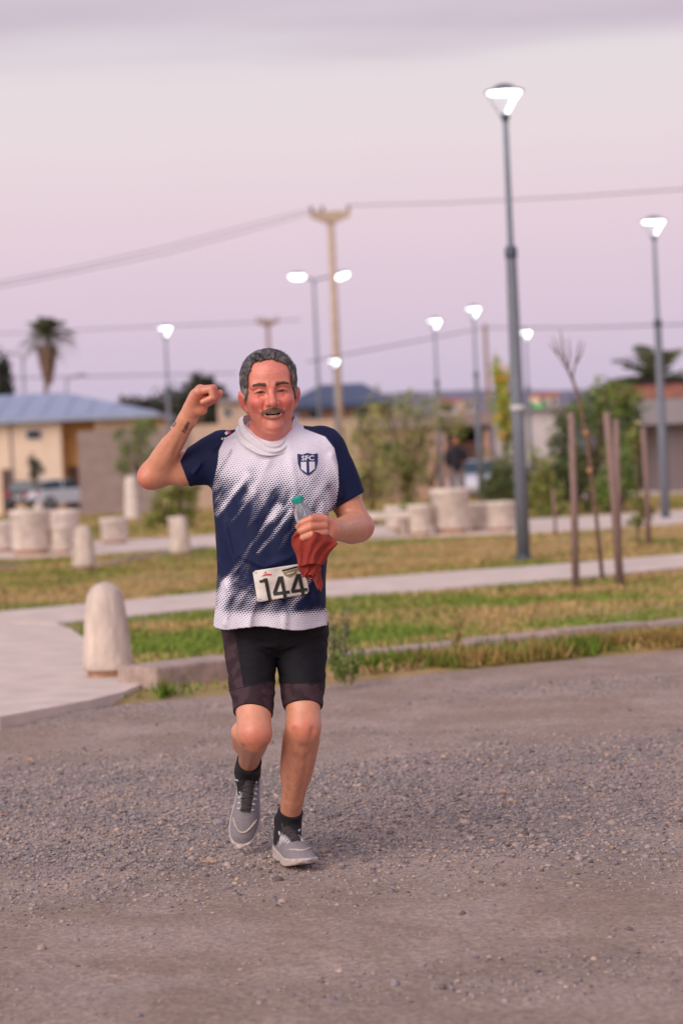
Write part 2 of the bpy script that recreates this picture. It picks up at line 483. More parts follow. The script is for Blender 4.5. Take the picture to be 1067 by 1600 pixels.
M['stone'] = mat('stone', (0.2, 0.17, 0.16), 0.9, 0.25, 90, 0.4, 300, vcol='Col', spec=0.3)
Va, Fa, Ca = rocks(60000, 0.0040, 0.19, (5.2, 13.6), 1, lambda X, Y: gravel_amount(X, Y) ** 1.2)
Vb, Fb, Cb = rocks(4200, 0.0066, 0.19, (5.2, 12.8), 2, lambda X, Y: gravel_amount(X, Y) ** 1.5 * 0.9 + 0.012)
Vc, Fc, Cc = rocks(26, 0.011, 0.18, (5.4, 12.0), 3, lambda X, Y: 0.25 + 0.4 * gravel_amount(X, Y))
o = add('gravel', (np.concatenate([Va, Vb, Vc]), np.concatenate([Fa, Fb + len(Va), Fc + len(Va) + len(Vb)])), M['stone'])
pcol(o, np.concatenate([Ca, Cb, Cc])); tag(o, 'loose grey and brown gravel scattered over the dirt road', 'gravel', kind='stuff')
# dry leaves / straw bits on the road
def litter(n, seed):
    rg = np.random.default_rng(seed)
    V, F = [], []
    for i in range(n):
        Y = rg.uniform(5.6, 12.5); X = rg.uniform(-.17, .17) * Y
        z = float(_rf(np.array([X]), np.array([(Y - 3.5) / (edge(X) + .1 - 3.5)]))[1][0]) + 0.012
        L = rg.uniform(.012, .035); w = L * rg.uniform(.2, .5); a = rg.uniform(0, 6.28)
        d = np.array([math.cos(a), math.sin(a), rg.uniform(-.2, .3)]); q = np.array([-d[1], d[0], rg.uniform(-.3, .3)])
        c = np.array([X, Y, z]); k = len(V)
        V += [c - d * L, c + q * w + np.array([0, 0, .004]), c + d * L, c - q * w + np.array([0, 0, .003])]
        F.append((k, k + 1, k + 2, k + 3))
    return np.array(V), F
o = add('leaf_litter', litter(22, 5), mat('dry_leaf', srgb(184, 142, 108), 0.8, 0.3, 30)); tag(o, 'dry orange leaf bits lying on the gravel', 'leaf litter', kind='stuff')

# ---- paths and paving
def strip(top, bot, z):
    pts = [gnd(*p, z) for p in top] + [gnd(*p, z) for p in reversed(bot)]
    return [(p[0], p[1]) for p in pts]
def slab(name, poly, z0=-0.02, z1=LAWN + 0.035, m='path'):
    g = prism(poly, z0, z1)
    o = add(name, g, M[m]); tag(o, kind='structure'); return o
zt = LAWN + 0.035
slab('footpath', strip([(-300, 985), (0, 955), (170, 940), (330, 925), (512, 907), (700, 893), (900, 879), (1067, 865), (1500, 832)],
                       [(-300, 1010), (0, 972), (90, 973), (330, 949), (512, 931), (700, 918), (900, 902), (1067, 886), (1500, 850)], zt))
slab('pavement', [(p[0], p[1]) for p in [gnd(*q, zt - .006) for q in ((-400, 1006), (0, 968), (70, 968), (112, 982), (150, 1010), (185, 1035), (236, 1057), (222, 1068), (196, 1080), (140, 1094), (0, 1120), (-400, 1140))]], -0.05, zt - .006)
slab('plaza_paving', strip([(-300, 872), (0, 853), (160, 845), (330, 836), (580, 822), (700, 816), (880, 808), (1067, 797), (1400, 778)],
                           [(-300, 890), (0, 872), (160, 864), (330, 853), (580, 840), (700, 836), (880, 829), (1067, 817), (1400, 797)], zt))
slab('far_footpath', strip([(900, 769), (1000, 764), (1300, 748)], [(900, 778), (1000, 773), (1300, 757)], zt))
# thin edging between the lawn halves on the left
def rowstones(name, pix, w, h, seglen, m, seed, jit=0.012, zbase=-0.05):
    """a line of kerb stones: one parent piece with single stones as parts"""
    rg = random.Random(seed)
    pts = [gnd(*p)[:2] for p in pix]
    L = [0]
    for i in range(len(pts) - 1): L.append(L[-1] + float(np.linalg.norm(pts[i + 1] - pts[i])))
    root = empty(name, (pts[0][0], pts[0][1], 0)); root['kind'] = 'structure'
    s = 0
    while s < L[-1] - 0.1:
        l = seglen * rg.uniform(.8, 1.2); e = min(s + l, L[-1])
        def pt(d):
            return np.array([np.interp(d, L, [p[0] for p in pts]), np.interp(d, L, [p[1] for p in pts])])
        a, c = pt(s), pt(e - 0.015)
        V, F = box(0, float(np.linalg.norm(c - a)), -w / 2, w / 2, zbase, h * rg.uniform(.75, 1.12), 0.018)
        V[:, 2] += np.where(V[:, 2] > 0, (vnoise(V + s, 6, seed) - .5) * 0.03, 0)
        V[:, 1] += (vnoise(V + s, 5, seed + 1) - .5) * 0.03
        an_ = math.atan2(c[1] - a[1], c[0] - a[0]) + rg.uniform(-.02, .02)
        o = add('kerb_stone', (V, F), M[m], root, smooth=False)
        o.location = (a[0] - pts[0][0], a[1] - pts[0][1], 0); o.rotation_euler = (0, 0, an_)
        s = e
    return root
rowstones('kerb', [(214, 1086), (290, 1076), (372, 1064)], 0.30, 0.15, 0.9, 'kerb', 13)
rowstones('verge_kerb', [(376, 1062), (500, 1046), (600, 1034), (800, 1015), (1067, 988), (1300, 965)], 0.18, 0.09, 0.85, 'kerb', 3)
rowstones('lawn_edging', [(150, 890), (210, 880), (275, 868), (340, 857)], 0.10, 0.075, 1.1, 'kerb', 5)
rowstones('path_kerb', [(-200, 918), (-40, 900), (45, 888)], 0.10, 0.075, 1.1, 'kerb', 6)

# ---- grass: single blades, one uncountable mass
def grass(n, seed, spots, hmin, hmax, wk, colf):
    rg = np.random.default_rng(seed)
    X, Y = spots(rg, n)
    n = len(X)
    h = rg.uniform(hmin, hmax, n); w = wk * (0.006 + Y * 0.00055)
    a = rg.uniform(0, 6.28, n); lean = rg.uniform(.1, .7, n) * h; la = rg.uniform(0, 6.28, n)
    e = edge(X)
    z = np.where(Y < 60, LAWN * sstep(-.2, .12, Y - e), gz(X, Y)) - 0.005
    dx, dy = np.cos(a) * w, np.sin(a) * w
    V = np.stack([np.stack([X - dx, Y - dy, z], 1), np.stack([X + dx, Y + dy, z], 1),
                  np.stack([X + np.cos(la) * lean, Y + np.sin(la) * lean, z + h], 1)], 1).reshape(-1, 3)
    F = np.arange(3 * n).reshape(-1, 3)
    return V, F, np.repeat(colf(rg, X, Y), 3, 0)
_paths = []
def _onpath(X, Y):
    m = np.zeros(len(X), bool)
    for poly in _paths:
        inside = np.zeros(len(X), bool); k = len(poly)
        for i in range(k):
            x1, y1 = poly[i]; x2, y2 = poly[(i + 1) % k]
            c = ((y1 > Y) != (y2 > Y)) & (X < (x2 - x1) * (Y - y1) / (y2 - y1 + 1e-12) + x1)
            inside ^= c
        m |= inside
    return m
for nm in ('footpath', 'pavement', 'plaza_paving', 'far_footpath'):
    me = bpy.data.objects[nm].data
    k = len(me.vertices) // 2
    _paths.append([(v.co.x, v.co.y) for v in list(me.vertices)[:k]])
def gcol(rg, X, Y):
    P = np.stack([X * .6, Y * .35, X * 0], 1)
    n = fbm(P * np.array([1, 1.5, 1]), 1.7, 31, 5)
    n2 = fbm(np.stack([X, Y, X * 0], 1), 3.0, 41, 3)
    green = np.array(srgb(128, 134, 62)); tan = np.array(srgb(186, 156, 108)); lush = np.array(srgb(122, 142, 60))
    near = np.exp(-np.maximum(Y - 18.5, 0) / 4.0)
    g = sstep(.40 - .12 * near, .66 - .12 * near, n + (n2 - .5) * .35 + rg.normal(0, .07, len(X)))[:, None]
    c = tan * (1 - g) + (green * (1 - near[:, None]) + lush * near[:, None]) * g
    return c * rg.uniform(.7, 1.25, (len(X), 1))
def spots_lawn(rg, n):
    u = rg.uniform(0, 1, n)
    Y = 12.2 + (75 - 12.2) * u ** 2.0
    X = rg.uniform(-.165, .165, n) * Y
    k = (Y > edge(X) + 0.05) & ~_onpath(X, Y)
    k &= ~((X < .06) & (Y < edge(X) + .62) & (rg.uniform(0, 1, n) < .93))
    return X[k], Y[k]
def spots_verge(rg, n):            # longer grass along the kerb and the road edge
    X = rg.uniform(-2.2, 2.6, n); Y = edge(X) + rg.gamma(1.6, .13, n)
    dens = fbm(np.stack([X, Y, X * 0], 1), (1.5, 2.5, 1), 51, 3)
    k = ((X > -.02) & (rg.uniform(0, 1, n) < sstep(.38, .6, dens))) | ((X < -.02) & (X > -1.0) & (rg.uniform(0, 1, n) < .10 * sstep(.5, .65, dens)))
    k &= ~_onpath(X, Y)
    return X[k], Y[k]
def vcolf(rg, X, Y):
    g = sstep(.22, .52, fbm(np.stack([X, Y, X * 0], 1), (1.8, 3, 1), 61, 3) + rg.normal(0, .06, len(X)))[:, None]
    c = np.array(srgb(170, 140, 84)) * (1 - g) + np.array(srgb(96, 122, 38)) * g
    return c * rg.uniform(.65, 1.2, (len(X), 1))
Va, Fa, Ca = grass(170000, 11, spots_lawn, .02, .055, 1.0, gcol)
Vb, Fb, Cb = grass(26000, 12, spots_verge, .03, .11, .8, vcolf)
M['grass'] = mat('grass', (.1, .13, .03), 0.8, vcol='Col', spec=0.2)
o = add('grass', (np.concatenate([Va, Vb]), np.concatenate([Fa, Fb + len(Va)])), M['grass']); pcol(o, np.concatenate([Ca, Cb]))
tag(o, 'patchy green and straw coloured lawn grass of the park', 'grass', kind='stuff')

# ---- far hills
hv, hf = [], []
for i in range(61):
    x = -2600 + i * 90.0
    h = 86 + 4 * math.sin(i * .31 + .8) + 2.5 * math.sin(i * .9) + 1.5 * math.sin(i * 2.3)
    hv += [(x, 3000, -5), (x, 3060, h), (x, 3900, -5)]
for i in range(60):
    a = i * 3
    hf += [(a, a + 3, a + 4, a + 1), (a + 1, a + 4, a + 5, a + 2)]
o = add('hills', (np.array(hv, float), hf), M['hazed_hill'], smooth=False); tag(o, kind='structure')

# ================================================================== BUILDINGS
def wp(px, py, Y):
    p = at(px, py, Y); return p[0], p[2]
def child_box(name, root, px0, px1, py0, py1, Y, dep, m, parent=None, z0=None, z1=None, dy=0.0, bev=0.0):
    """box whose front face covers that much of the photo at distance Y; children use the root's frame"""
    mx = (px0 + px1) / 2; my = (py0 + py1) / 2
    x0 = wp(px0, my, Y)[0]; x1 = wp(px1, my, Y)[0]
    zb = wp(mx, py1, Y)[1] if z0 is None else z0
    zt_ = wp(mx, py0, Y)[1] if z1 is None else z1
    L = root.location
    g = box(x0 - L[0], x1 - L[0], Y + dy - L[1], Y + dy + dep - L[1], zb - L[2], zt_ - L[2], bev)
    return add(name, g, M[m], parent or root)
def window(root, wall, px0, px1, py0, py1, Y):
    fr = child_box('window', root, px0 - 2, px1 + 2, py0 - 2, py1 + 2, Y, 0.14, 'frame_white', wall, dy=-.06)
    child_box('pane', root, px0, px1, py0, py1, Y, 0.1, 'glass', fr, dy=-.075)
    return fr

# --- house with blue metal roof (left)
YH = 100.0; ZB = -0.42
xl = wp(-60, 650, YH)[0]
house = empty('house', (wp(60, 780, YH)[0], YH, ZB), 'low cream house with a pale blue metal hip roof on the left', 'house')
w1 = child_box('wall', house, -70, 97, 652, 780, YH, 9.0, 'cream', z0=ZB)
w2 = child_box('wall', house, 97, 250, 652, 780, YH + 1.0, 7.0, 'orange_lit', z0=ZB)
w3 = child_box('wall', house, 150, 236, 652, 780, YH + .4, .59, 'cream', z0=ZB)
window(house, w1, 43, 64, 673, 685, YH)
child_box('door', house, 4, 22, 733, 772, YH, 0.12, 'brown_gate', z0=ZB, dy=-.05)
child_box('door', house, 108, 124, 728, 772, YH + 1.0, 0.12, 'brown_gate', z0=ZB, dy=-.05)
child_box('downpipe', house, 17, 19, 655, 775, YH, 0.1, 'grey_fascia', z0=ZB, dy=-.1)
def hip_roof(root, px0, px1, pe, ridge0, ridge1, pr, Y, dep, m, thick=0.22):
    x0, ze = wp(px0, pe, Y); x1 = wp(px1, pe, Y)[0]
    ze = wp((px0 + px1) / 2, pe, Y)[1]
    r0, zr = wp(ridge0, pr, Y + dep / 2); r1 = wp(ridge1, pr, Y + dep / 2)[0]
    zr = wp((ridge0 + ridge1) / 2, pr, Y + dep / 2)[1]
    L = np.array(root.location)
    V = np.array([(x0, Y, ze), (x1, Y, ze), (x1, Y + dep, ze), (x0, Y + dep, ze), (r0, Y + dep / 2, zr), (r1, Y + dep / 2, zr)])
    V = np.concatenate([V, V[:4] - np.array([0, 0, thick])]) - L
    F = [(0, 1, 5, 4), (1, 2, 5), (2, 3, 4, 5), (3, 0, 4), (6, 7, 1, 0), (7, 8, 2, 1), (8, 9, 3, 2), (9, 6, 0, 3), (9, 8, 7, 6)]
    rf = add('roof', (V, F), M[m], root)
    # raised seams on the front slope
    a0, a1, b0, b1 = V[0], V[1], V[4], V[5]
    k = max(4, int((x1 - x0) / 0.9))
    for i in range(1, k):
        u = i / k
        x = a0[0] + (a1[0] - a0[0]) * u
        if x < b0[0]: tt = (x - a0[0]) / (b0[0] - a0[0])
        elif x > b1[0]: tt = (a1[0] - x) / (a1[0] - b1[0])
        else: tt = 1.0
        p = np.array([x, a0[1], a0[2]]); q = np.array([x, a0[1] + (b0[1] - a0[1]) * tt, a0[2] + (b0[2] - a0[2]) * tt])
        add('seam', tube([p + (0, 0, .01), q + (0, 0, .01)], 0.035, 4), M[m], rf)
    return rf
hip_roof(house, -80, 247, 650, -60, 102, 617, YH - 0.5, 11.0, 'blue_roof')
# --- grey block wall and the long tan wall behind the runner
gw = empty('block_wall', (wp(160, 780, 88)[0], 88, -.35), 'tall grey concrete block garden wall beside the cream house', 'wall')
def block_wall(root, px0, px1, pt, Y, m, bw=0.8, bh=0.4, zb=-.4, name='panel'):
    x0 = wp(px0, 700, Y)[0]; x1 = wp(px1, 700, Y)[0]; zt_ = wp((px0 + px1) / 2, pt, Y)[1]
    L = root.location
    k = max(1, round((x1 - x0) / 3.0)); rows = max(1, round((zt_ - zb) / 0.55))
    for i in range(k):
        for j in range(rows):
            a = x0 + (x1 - x0) * i / k + .006; c = x0 + (x1 - x0) * (i + 1) / k - .006
            h0 = zb + (zt_ - zb) * j / rows + .005; h1 = zb + (zt_ - zb) * (j + 1) / rows - .005
            add(name, box(a - L[0], c - L[0], Y - L[1] + random.uniform(-.006, .006), Y - L[1] + .18, h0 - L[2], h1 - L[2]), M[m], root)
    add('core', box(x0 + .01 - L[0], x1 - .01 - L[0], Y + .02 - L[1], Y + .16 - L[1], zb - L[2], zt_ - .02 - L[2]), M[m], root)
block_wall(gw, 122, 300, 670, 88, 'grey_block')
tw = empty('garden_wall', (wp(390, 780, 94)[0], 94, -.4), 'long tan plastered garden wall behind the runner', 'wall')
block_wall(tw, 243, 560, 660, 94, 'tan_wall')
bh2 = empty('house', (wp(360, 700, 130)[0], 130, -.4), 'small square tan house rising over the garden wall left of the runner\'s head', 'house')
w = child_box('wall', bh2, 343, 420, 628, 780, 130, 7, 'tan_wall', z0=-.4)
child_box('roof', bh2, 340, 424, 622, 629, 130, 7.6, 'grey_fascia', dy=-.3)
window(bh2, w, 350, 361, 640, 650, 130)
# --- house with dark blue hip roof
dh = empty('house', (wp(540, 780, 110)[0], 110, -.4), 'brown house with a dark blue hip roof behind the utility pole', 'house')
w = child_box('wall', dh, 470, 604, 628, 780, 110, 8, 'pink_wall', z0=-.4)
hip_roof(dh, 440, 616, 629, 500, 566, 600, 109, 10, 'dark_roof')
window(dh, w, 482, 498, 642, 654, 110)
window(dh, w, 556, 572, 642, 654, 110)
# --- long low building with carport
cp = empty('carport_building', (wp(650, 780, 96)[0], 96, -.4), 'long low pinkish building with an open carport behind the concrete planters', 'building')
w = child_box('wall', cp, 552, 698, 672, 790, 96, 7, 'pink_wall', z0=-.4)
child_box('wall', cp, 698, 765, 690, 790, 101, .3, 'pink_wall', z0=-.4)
child_box('ceiling', cp, 698, 765, 668, 672, 96, 5.2, 'shade_roof_black')
child_box('painted_shade_wall', cp, 698, 765, 672, 690, 101.1, .3, 'shade_roof_black')  # carport shade painted as a near-black strip above the pink wall
child_box('parapet', cp, 545, 772, 648, 668, 95.7, 5.5, 'grey_block')
child_box('pillar', cp, 758, 766, 668, 790, 96, .35, 'pink_wall', z0=-.4)
window(cp, w, 600, 618, 690, 712, 96)
# --- pale houses further off
for i, (a, c, tp, Y, m, lb) in enumerate(((600, 640, 640, 180, 'cream', 'small cream house far off behind the leafy young trees'),
                                     (688, 716, 628, 200, 'white_wall', 'small white house far off between the two middle park lamps'),
                                     (722, 752, 626, 205, 'cream', 'small cream house far off, just left of the thin wooden pole'),
                                     (838, 872, 618, 210, 'cream', 'small cream house far off right of the tall lamp pole'))):
    h = empty('house', (wp((a + c) / 2, 700, Y)[0], Y, -.4), lb, 'house', 'far pale houses')
    w = child_box('wall', h, a, c, tp, 740, Y, 8, m, z0=-.4)
    child_box('roof', h, a - 2, c + 2, tp - 4, tp, Y, 8.6, 'rust_chimney' if i % 2 else 'grey_fascia', dy=-.3)
    window(h, w, a + 6, a + 13, tp + 5, tp + 14, Y)
    window(h, w, c - 13, c - 6, tp + 5, tp + 14, Y)
wb = empty('white_building', (wp(840, 770, 105)[0], 105, -.4), 'plain white walled building behind the tall lamp pole', 'building')
w = child_box('wall', wb, 792, 890, 640, 780, 105, 8, 'white_wall', z0=-.4)
child_box('roof', wb, 789, 893, 634, 641, 105, 8.6, 'grey_fascia', dy=-.3)
# --- right house with brick band
YR = 62.0
rh = empty('house', (wp(1010, 770, YR)[0], YR, 0), 'modern flat house with brick band and grey fascia at the right edge', 'house')
child_box('wall', rh, 1033, 1160, 660, 772, YR, 8, 'grey_siding', z0=-.05)
for k in range(9):
    child_box('siding_board', rh, 1034 + k * 12, 1044.5 + k * 12, 663, 771, YR, .05, 'grey_siding', dy=-.03, z0=-.02)
child_box('painted_shade_wall', rh, 990, 1035, 664, 772, YR + 3.4, .3, 'shade_roof_black', z0=-.05)  # shade of the opening put into a near-black back wall
child_box('fascia', rh, 972, 1170, 622, 661, YR - .5, 6, 'grey_fascia')
child_box('roof', rh, 966, 1170, 590, 597, YR - .2, 6.5, 'shade_roof_black')
bb = child_box('brick_band', rh, 972, 1170, 597, 621.5, YR - .1, 6, 'brick')
for r in range(4):
    for k in range(16):
        px = 972 + k * 9.3 + (4.6 if r % 2 else 0)
        child_box('brick', rh, px, px + 8.7, 597.5 + r * 6, 602.9 + r * 6, YR - .1, .1, 'brick', bb, dy=-.03)

# ================================================================== STREET FURNITURE
# --- park lamps
def make_lamp(h):
    root = empty('park_lamp', (0, 0, 0))
    add('pole', lathe([(.075, 0), (.070, h * .3), (.058, h * .645), (.058, h * .65), (.036, h * .655), (.030, h - .34)], 14), M['lamp_metal'], root, True)
    add('collar', lathe([(.066, h * .64), (.068, h * .645), (.068, h * .66), (.05, h * .665)], 14), M['lamp_dark'], root, True)
    add('base_plate', lathe([(.14, 0), (.14, .02), (.085, .025), (.08, .07)], 14), M['lamp_dark'], root)
    add('neck', lathe([(.034, h - .37), (.05, h - .33), (.045, h - .29)], 12), M['lamp_dark'], root, True)
    cap = add('cap', lathe([(.205, h - .055), (.215, h - .05), (.21, h - .04), (.13, h - .015), (.10, h + .012), (.05, h + .03), (.004, h + .034)], 24), M['lamp_dark'], root, True)
    add('light_panel', lathe([(.03, h - .078), (.12, h - .080), (.180, h - .070), (.185, h - .058)], 24), M['lamp_glow'], cap, True)
    a = tube([(-.19, 0, h - .055), (-.045, 0, h - .31)], .012, 6)
    add('strut', a, M['lamp_metal'], root)
    add('strut', tube([(0.02, .18, h - .055), (0.0, .045, h - .31)], .012, 6), M['lamp_metal'], root)
    # emissive strip standing in for light reflected down one side of the cone
    V, F = [], []
    n = 10
    for i in range(n + 1):
        u = i / n
        r = .168 - (.168 - .028) * u ** .9
        z = h - .075 - u * .225
        for w in range(7):
            an = -.62 + w * .2 + .0
            for rr in (r, r - .02):
                V.append((rr * math.cos(an), rr * math.sin(an), z))
    for i in range(n):
        for w in range(6):
            p = (i * 7 + w) * 2; q = ((i + 1) * 7 + w) * 2
            F += [(p, p + 2, q + 2, q), (p + 1, q + 1, q + 3, p + 3)]
    add('glow_reflection', (np.array(V), F), M['lamp_glow'], root)
    return root
HL = 5.16
lamps = [  # top pixel, distance, label
    ((787, 136), 26.3, 'tall grey park lamp nearest the road, lit, right of the runner'),
    ((1020, 341), 39.1, 'lit park lamp on a grey pole at the right edge of the park'),
    ((258, 509), 65.4, 'lit park lamp behind the runner\'s raised fist'),
    ((678, 498), 67.5, 'lit park lamp above the biggest planter on the right'),
    ((739, 479), 63.0, 'lit park lamp just left of the thin wooden pole'),
    ((820, 516), 76.0, 'small lit park lamp half hidden behind the tall lamp pole'),
    ((521, 561), 80.0, 'small lit park lamp in front of the utility pole'),
]
lp = None
for i, ((px, py), Y, lb) in enumerate(lamps):
    p = at(px, py, Y)
    g = gz(p[0], Y)
    if lp is None: o = lp = make_lamp(HL)
    else: o = copy_tree(lp)
    hgt = p[2] - g
    o.location = (p[0], Y, g); o.scale = (1, 1, hgt / HL)
    o.rotation_euler = (0, 0, random.uniform(-.25, .25))
    tag(o, lb, 'lamp', 'park lamps')
# strap and green ribbon on the near pole
p = at(817, 637, 26.3); q = lp.location
add('strap', lathe([(.0735, -.03), (.077, -.028), (.077, .028), (.0735, .03)], 14, (0, 0, (p[2] - q[2]) * HL / (at(787, 136, 26.3)[2] - q[2]))), M['frame_white'], lp, True)
rb = []
for i in range(9):
    u = i / 8
    rb += [(p[0] + .07 + u * .2, 26.25 + .03 * math.sin(u * 6), p[2] + .055 - .02 * u - .025 * (1 - abs(2 * u - 1))), (p[0] + .07 + u * .2, 26.25 + .03 * math.sin(u * 6 + .6), p[2] + .02 - .045 * (1 - abs(2 * u - 1)) ** .5)]
V = np.array(rb); V2 = V + np.array([0, .012, 0])
F = [(2 * i, 2 * i + 2, 2 * i + 3, 2 * i + 1) for i in range(8)] + [(18 + 2 * i, 19 + 2 * i, 21 + 2 * i, 20 + 2 * i) for i in range(8)]
o = add('ribbon', (np.concatenate([V, V2]), F), M['ribbon_green'], None, True); tag(o, 'green plastic ribbon fluttering beside the tall lamp pole', 'ribbon')

# --- double street lamp
Yd = 103.0
p = at(490, 437, Yd); gzv = float(gz(0, Yd))
ds = empty('street_lamp', (p[0], Yd, gzv), 'thin street lamp with two lit arms beside the utility pole', 'street lamp')
H = p[2] - gzv
add('pole', tube([(0, 0, 0), (0, 0, H * .5), (0, 0, H)], [.10, .08, .055], 10), M['lamp_metal'], ds, True)
for px, py, rot in ((465, 431, .02), (532, 430, -.22)):
    q = at(px, py, Yd); dx, dz = q[0] - p[0], q[2] - p[2]
    am = add('arm', tube([(0, 0, H - .02), (dx * .5, 0, H + dz * .6), (dx * .8, 0, H + dz)], .04, 8), M['lamp_metal'], ds, True)
    V, F = lathe([(.05, -.06), (.32, -.05), (.36, 0), (.3, .05), (.05, .09)], 20, (0, 0, 0), 1, .5)
    V2 = V.copy(); V2[:, 0] = V[:, 0] * math.cos(rot) + V[:, 2] * math.sin(rot); V2[:, 2] = -V[:, 0] * math.sin(rot) + V[:, 2] * math.cos(rot)
    hd = add('lamp_head', (V2 + np.array([dx, 0, H + dz + .06]), F), M['lamp_metal'], ds, True)
    V, F = lathe([(.04, -.20), (.26, -.17), (.35, -.05), (.35, -.03)], 20, (0, 0, 0), 1, .5)
    V2 = V.copy(); V2[:, 0] = V[:, 0] * math.cos(rot) + V[:, 2] * math.sin(rot); V2[:, 2] = -V[:, 0] * math.sin(rot) + V[:, 2] * math.cos(rot)
    add('light_bowl', (V2 + np.array([dx, 0, H + dz + .04]), F), M['lamp_glow'], hd, True)
# --- thin unlit street lamps on the left
for (px, py), (ax, ay), Y, lb in (((36, 556), (12, 552), 120, 'thin unlit street lamp behind the blue roof, below the palm\'s left'),
                                   ((104, 594), (128, 586), 135, 'thin unlit street lamp with a long arm behind the blue roof')):
    p = at(px, py, Y); q = at(ax, ay, Y); z = -.4
    s = empty('street_lamp', (p[0], Y, z), lb, 'street lamp', 'unlit street lamps')
    H = p[2] - z
    add('pole', tube([(0, 0, 0), (0, 0, H)], [.08, .05], 8), M['lamp_metal'], s, True)
    add('arm', tube([(0, 0, H - .02), ((q[0] - p[0]) * .6, 0, H + (q[2] - p[2]) * .8), (q[0] - p[0], 0, H + q[2] - p[2])], .04, 6), M['lamp_metal'], s, True)
    V, F = lathe([(.04, -.05), (.25, -.03), (.25, .02), (.05, .07)], 14, (q[0] - p[0], 0, H + q[2] - p[2]), 1.3, .5)
    add('lamp_head', (V, F), M['lamp_metal'], s, True)

# --- utility poles
def utility_pole(px, py, Y, armpx, lb, m='pole_concrete', arm=True, r=(.16, .12), tilt=0.0):
    p = at(px, py, Y); z = float(gz(0, Y))
    root = empty('utility_pole', (p[0], Y, z), lb, 'utility pole', 'utility poles')
    H = p[2] - z; k = FPX / Y
    add('pole', tube([(tilt, 0, 0), (tilt * .5, 0, H * .5), (0, 0, H)], [r[0], (r[0] + r[1]) / 2, r[1]], 12), M[m], root, True)
    if arm:
        w = armpx / k / 2
        V = np.array([(-w, -.07, .16), (w, -.07, .16), (w, -.07, .0), (.2, -.07, -.22), (-.2, -.07, -.22), (-w, -.07, .0)])
        V2 = V + np.array([0, .3, 0]); n = 6
        F = [tuple(range(n - 1, -1, -1)), tuple(range(n, 2 * n))] + [(i, (i + 1) % n, n + (i + 1) % n, n + i) for i in range(n)]
        ca = add('crossarm', (np.concatenate([V, V2]) + np.array([0, -.1, H]), F), M[m], root)
        for dx in (-w + .05, -w * .38, w - .05):
            add('insulator', lathe([(.02, .16), (.05, .2), (.065, .24), (.05, .27), (.07, .31), (.05, .36), (.02, .38)], 10, (dx, 0, H)), M['insulator'], ca, True)
    return root
utility_pole(516, 338, 85, 62, 'tall pale concrete utility pole with crossarm behind the runner', tilt=.0)
utility_pole(418, 504, 157, 34, 'distant utility pole with crossarm just above the runner\'s head', 'pole_wood')
utility_pole(757, 506, 118, 0, 'thin wooden pole without crossarm right of the middle lamps', 'pole_wood', False, (.13, .09))
# --- wires
def wire(pix, lb, r=.012):
    pts = []
    for i in range(len(pix) - 1):
        (x0, y0, Ya), (x1, y1, Yb) = pix[i], pix[i + 1]
        a, c = at(x0, y0, Ya), at(x1, y1, Yb)
        for k in range(13):
            u = k / 12
            q = a + (c - a) * u; q[2] -= 0.0 * u * (1 - u)
            pts.append(q)
    pts2 = [pts[0]]
    for q in pts[1:]:
        if np.linalg.norm(q - pts2[-1]) > 1e-4: pts2.append(q)
    L = pts2[0]
    o = add('power_line', tube([q - L for q in pts2], r, 5), M['wire'], None, True, loc=tuple(L)); tag(o, lb, 'cable', 'overhead power lines')
wire([(485, 327, 85), (400, 349, 80), (250, 388, 74), (100, 422, 70), (-60, 452, 66)], 'upper overhead line running left from the tall utility pole')
wire([(500, 329, 85), (410, 355, 80), (260, 396, 74), (100, 429, 70), (-60, 460, 66)], 'lower overhead line running left from the tall utility pole')
wire([(548, 321, 85), (700, 317, 78), (900, 307, 72), (1120, 292, 66)], 'overhead line running right from the top of the tall utility pole', .016)
wire([(480, 566, 100), (540, 554, 100), (650, 533, 110), (757, 512, 118), (900, 512, 105), (1120, 505, 90)], 'low overhead cable crossing behind the lamps on the right', .026)
wire([(-40, 523, 160), (200, 512, 158), (418, 503, 157), (470, 499, 157)], 'faint far overhead line left of the runner\'s head', .03)
wire([(-40, 592, 130), (150, 588, 135), (370, 583, 140)], 'faint low overhead line above the blue roof', .03)

# --- concrete bollards
def make_bollard():
    root = empty('bollard', (0, 0, 0))
    add('body', lathe([(.138, .055), (.142, .065), (.139, .10), (.118, .34), (.108, .42), (.097, .475), (.076, .51), (.045, .532), (.002, .542)], 32), M['bollard'], root, True)
    add('base', lathe([(.115, -.03), (.115, .045), (.118, .056)], 28), M['bollard_base'], root)
    return root
bl = None
for px, py, lb in ((170, 1064, 'rounded pale concrete bollard at the pavement corner nearest the road'),
                   (133, 894, 'rounded concrete bollard standing in front of the left planters'),
                   (283, 871, 'rounded concrete bollard on the lawn edge close to the runner\'s arm'),
                   (62, 822, 'bollard mostly hidden behind the left planters')):
    o = bl = make_bollard() if bl is None else bl
    if 'label' in bl: o = copy_tree(bl)
    p = gnd(px, py, LAWN)
    o.location = (p[0], p[1], LAWN + .01)
    o.rotation_euler = (0, 0, random.uniform(0, 6))
    tag(o, lb, 'bollard', 'concrete bollards')
# tall tapered stone post
p = gnd(208, 813, LAWN)
o = empty('marker_post', (p[0], p[1], LAWN), 'pale tapered stone post behind the left planters', 'post')
add('shaft', lathe([(.20, .0), (.19, .1), (.145, .95), (.12, 1.03), (.0, 1.05)], 20), M['concrete'], o, True)
add('foot', lathe([(.24, -.03), (.24, .03), (.2, .035)], 20), M['concrete_old'], o)

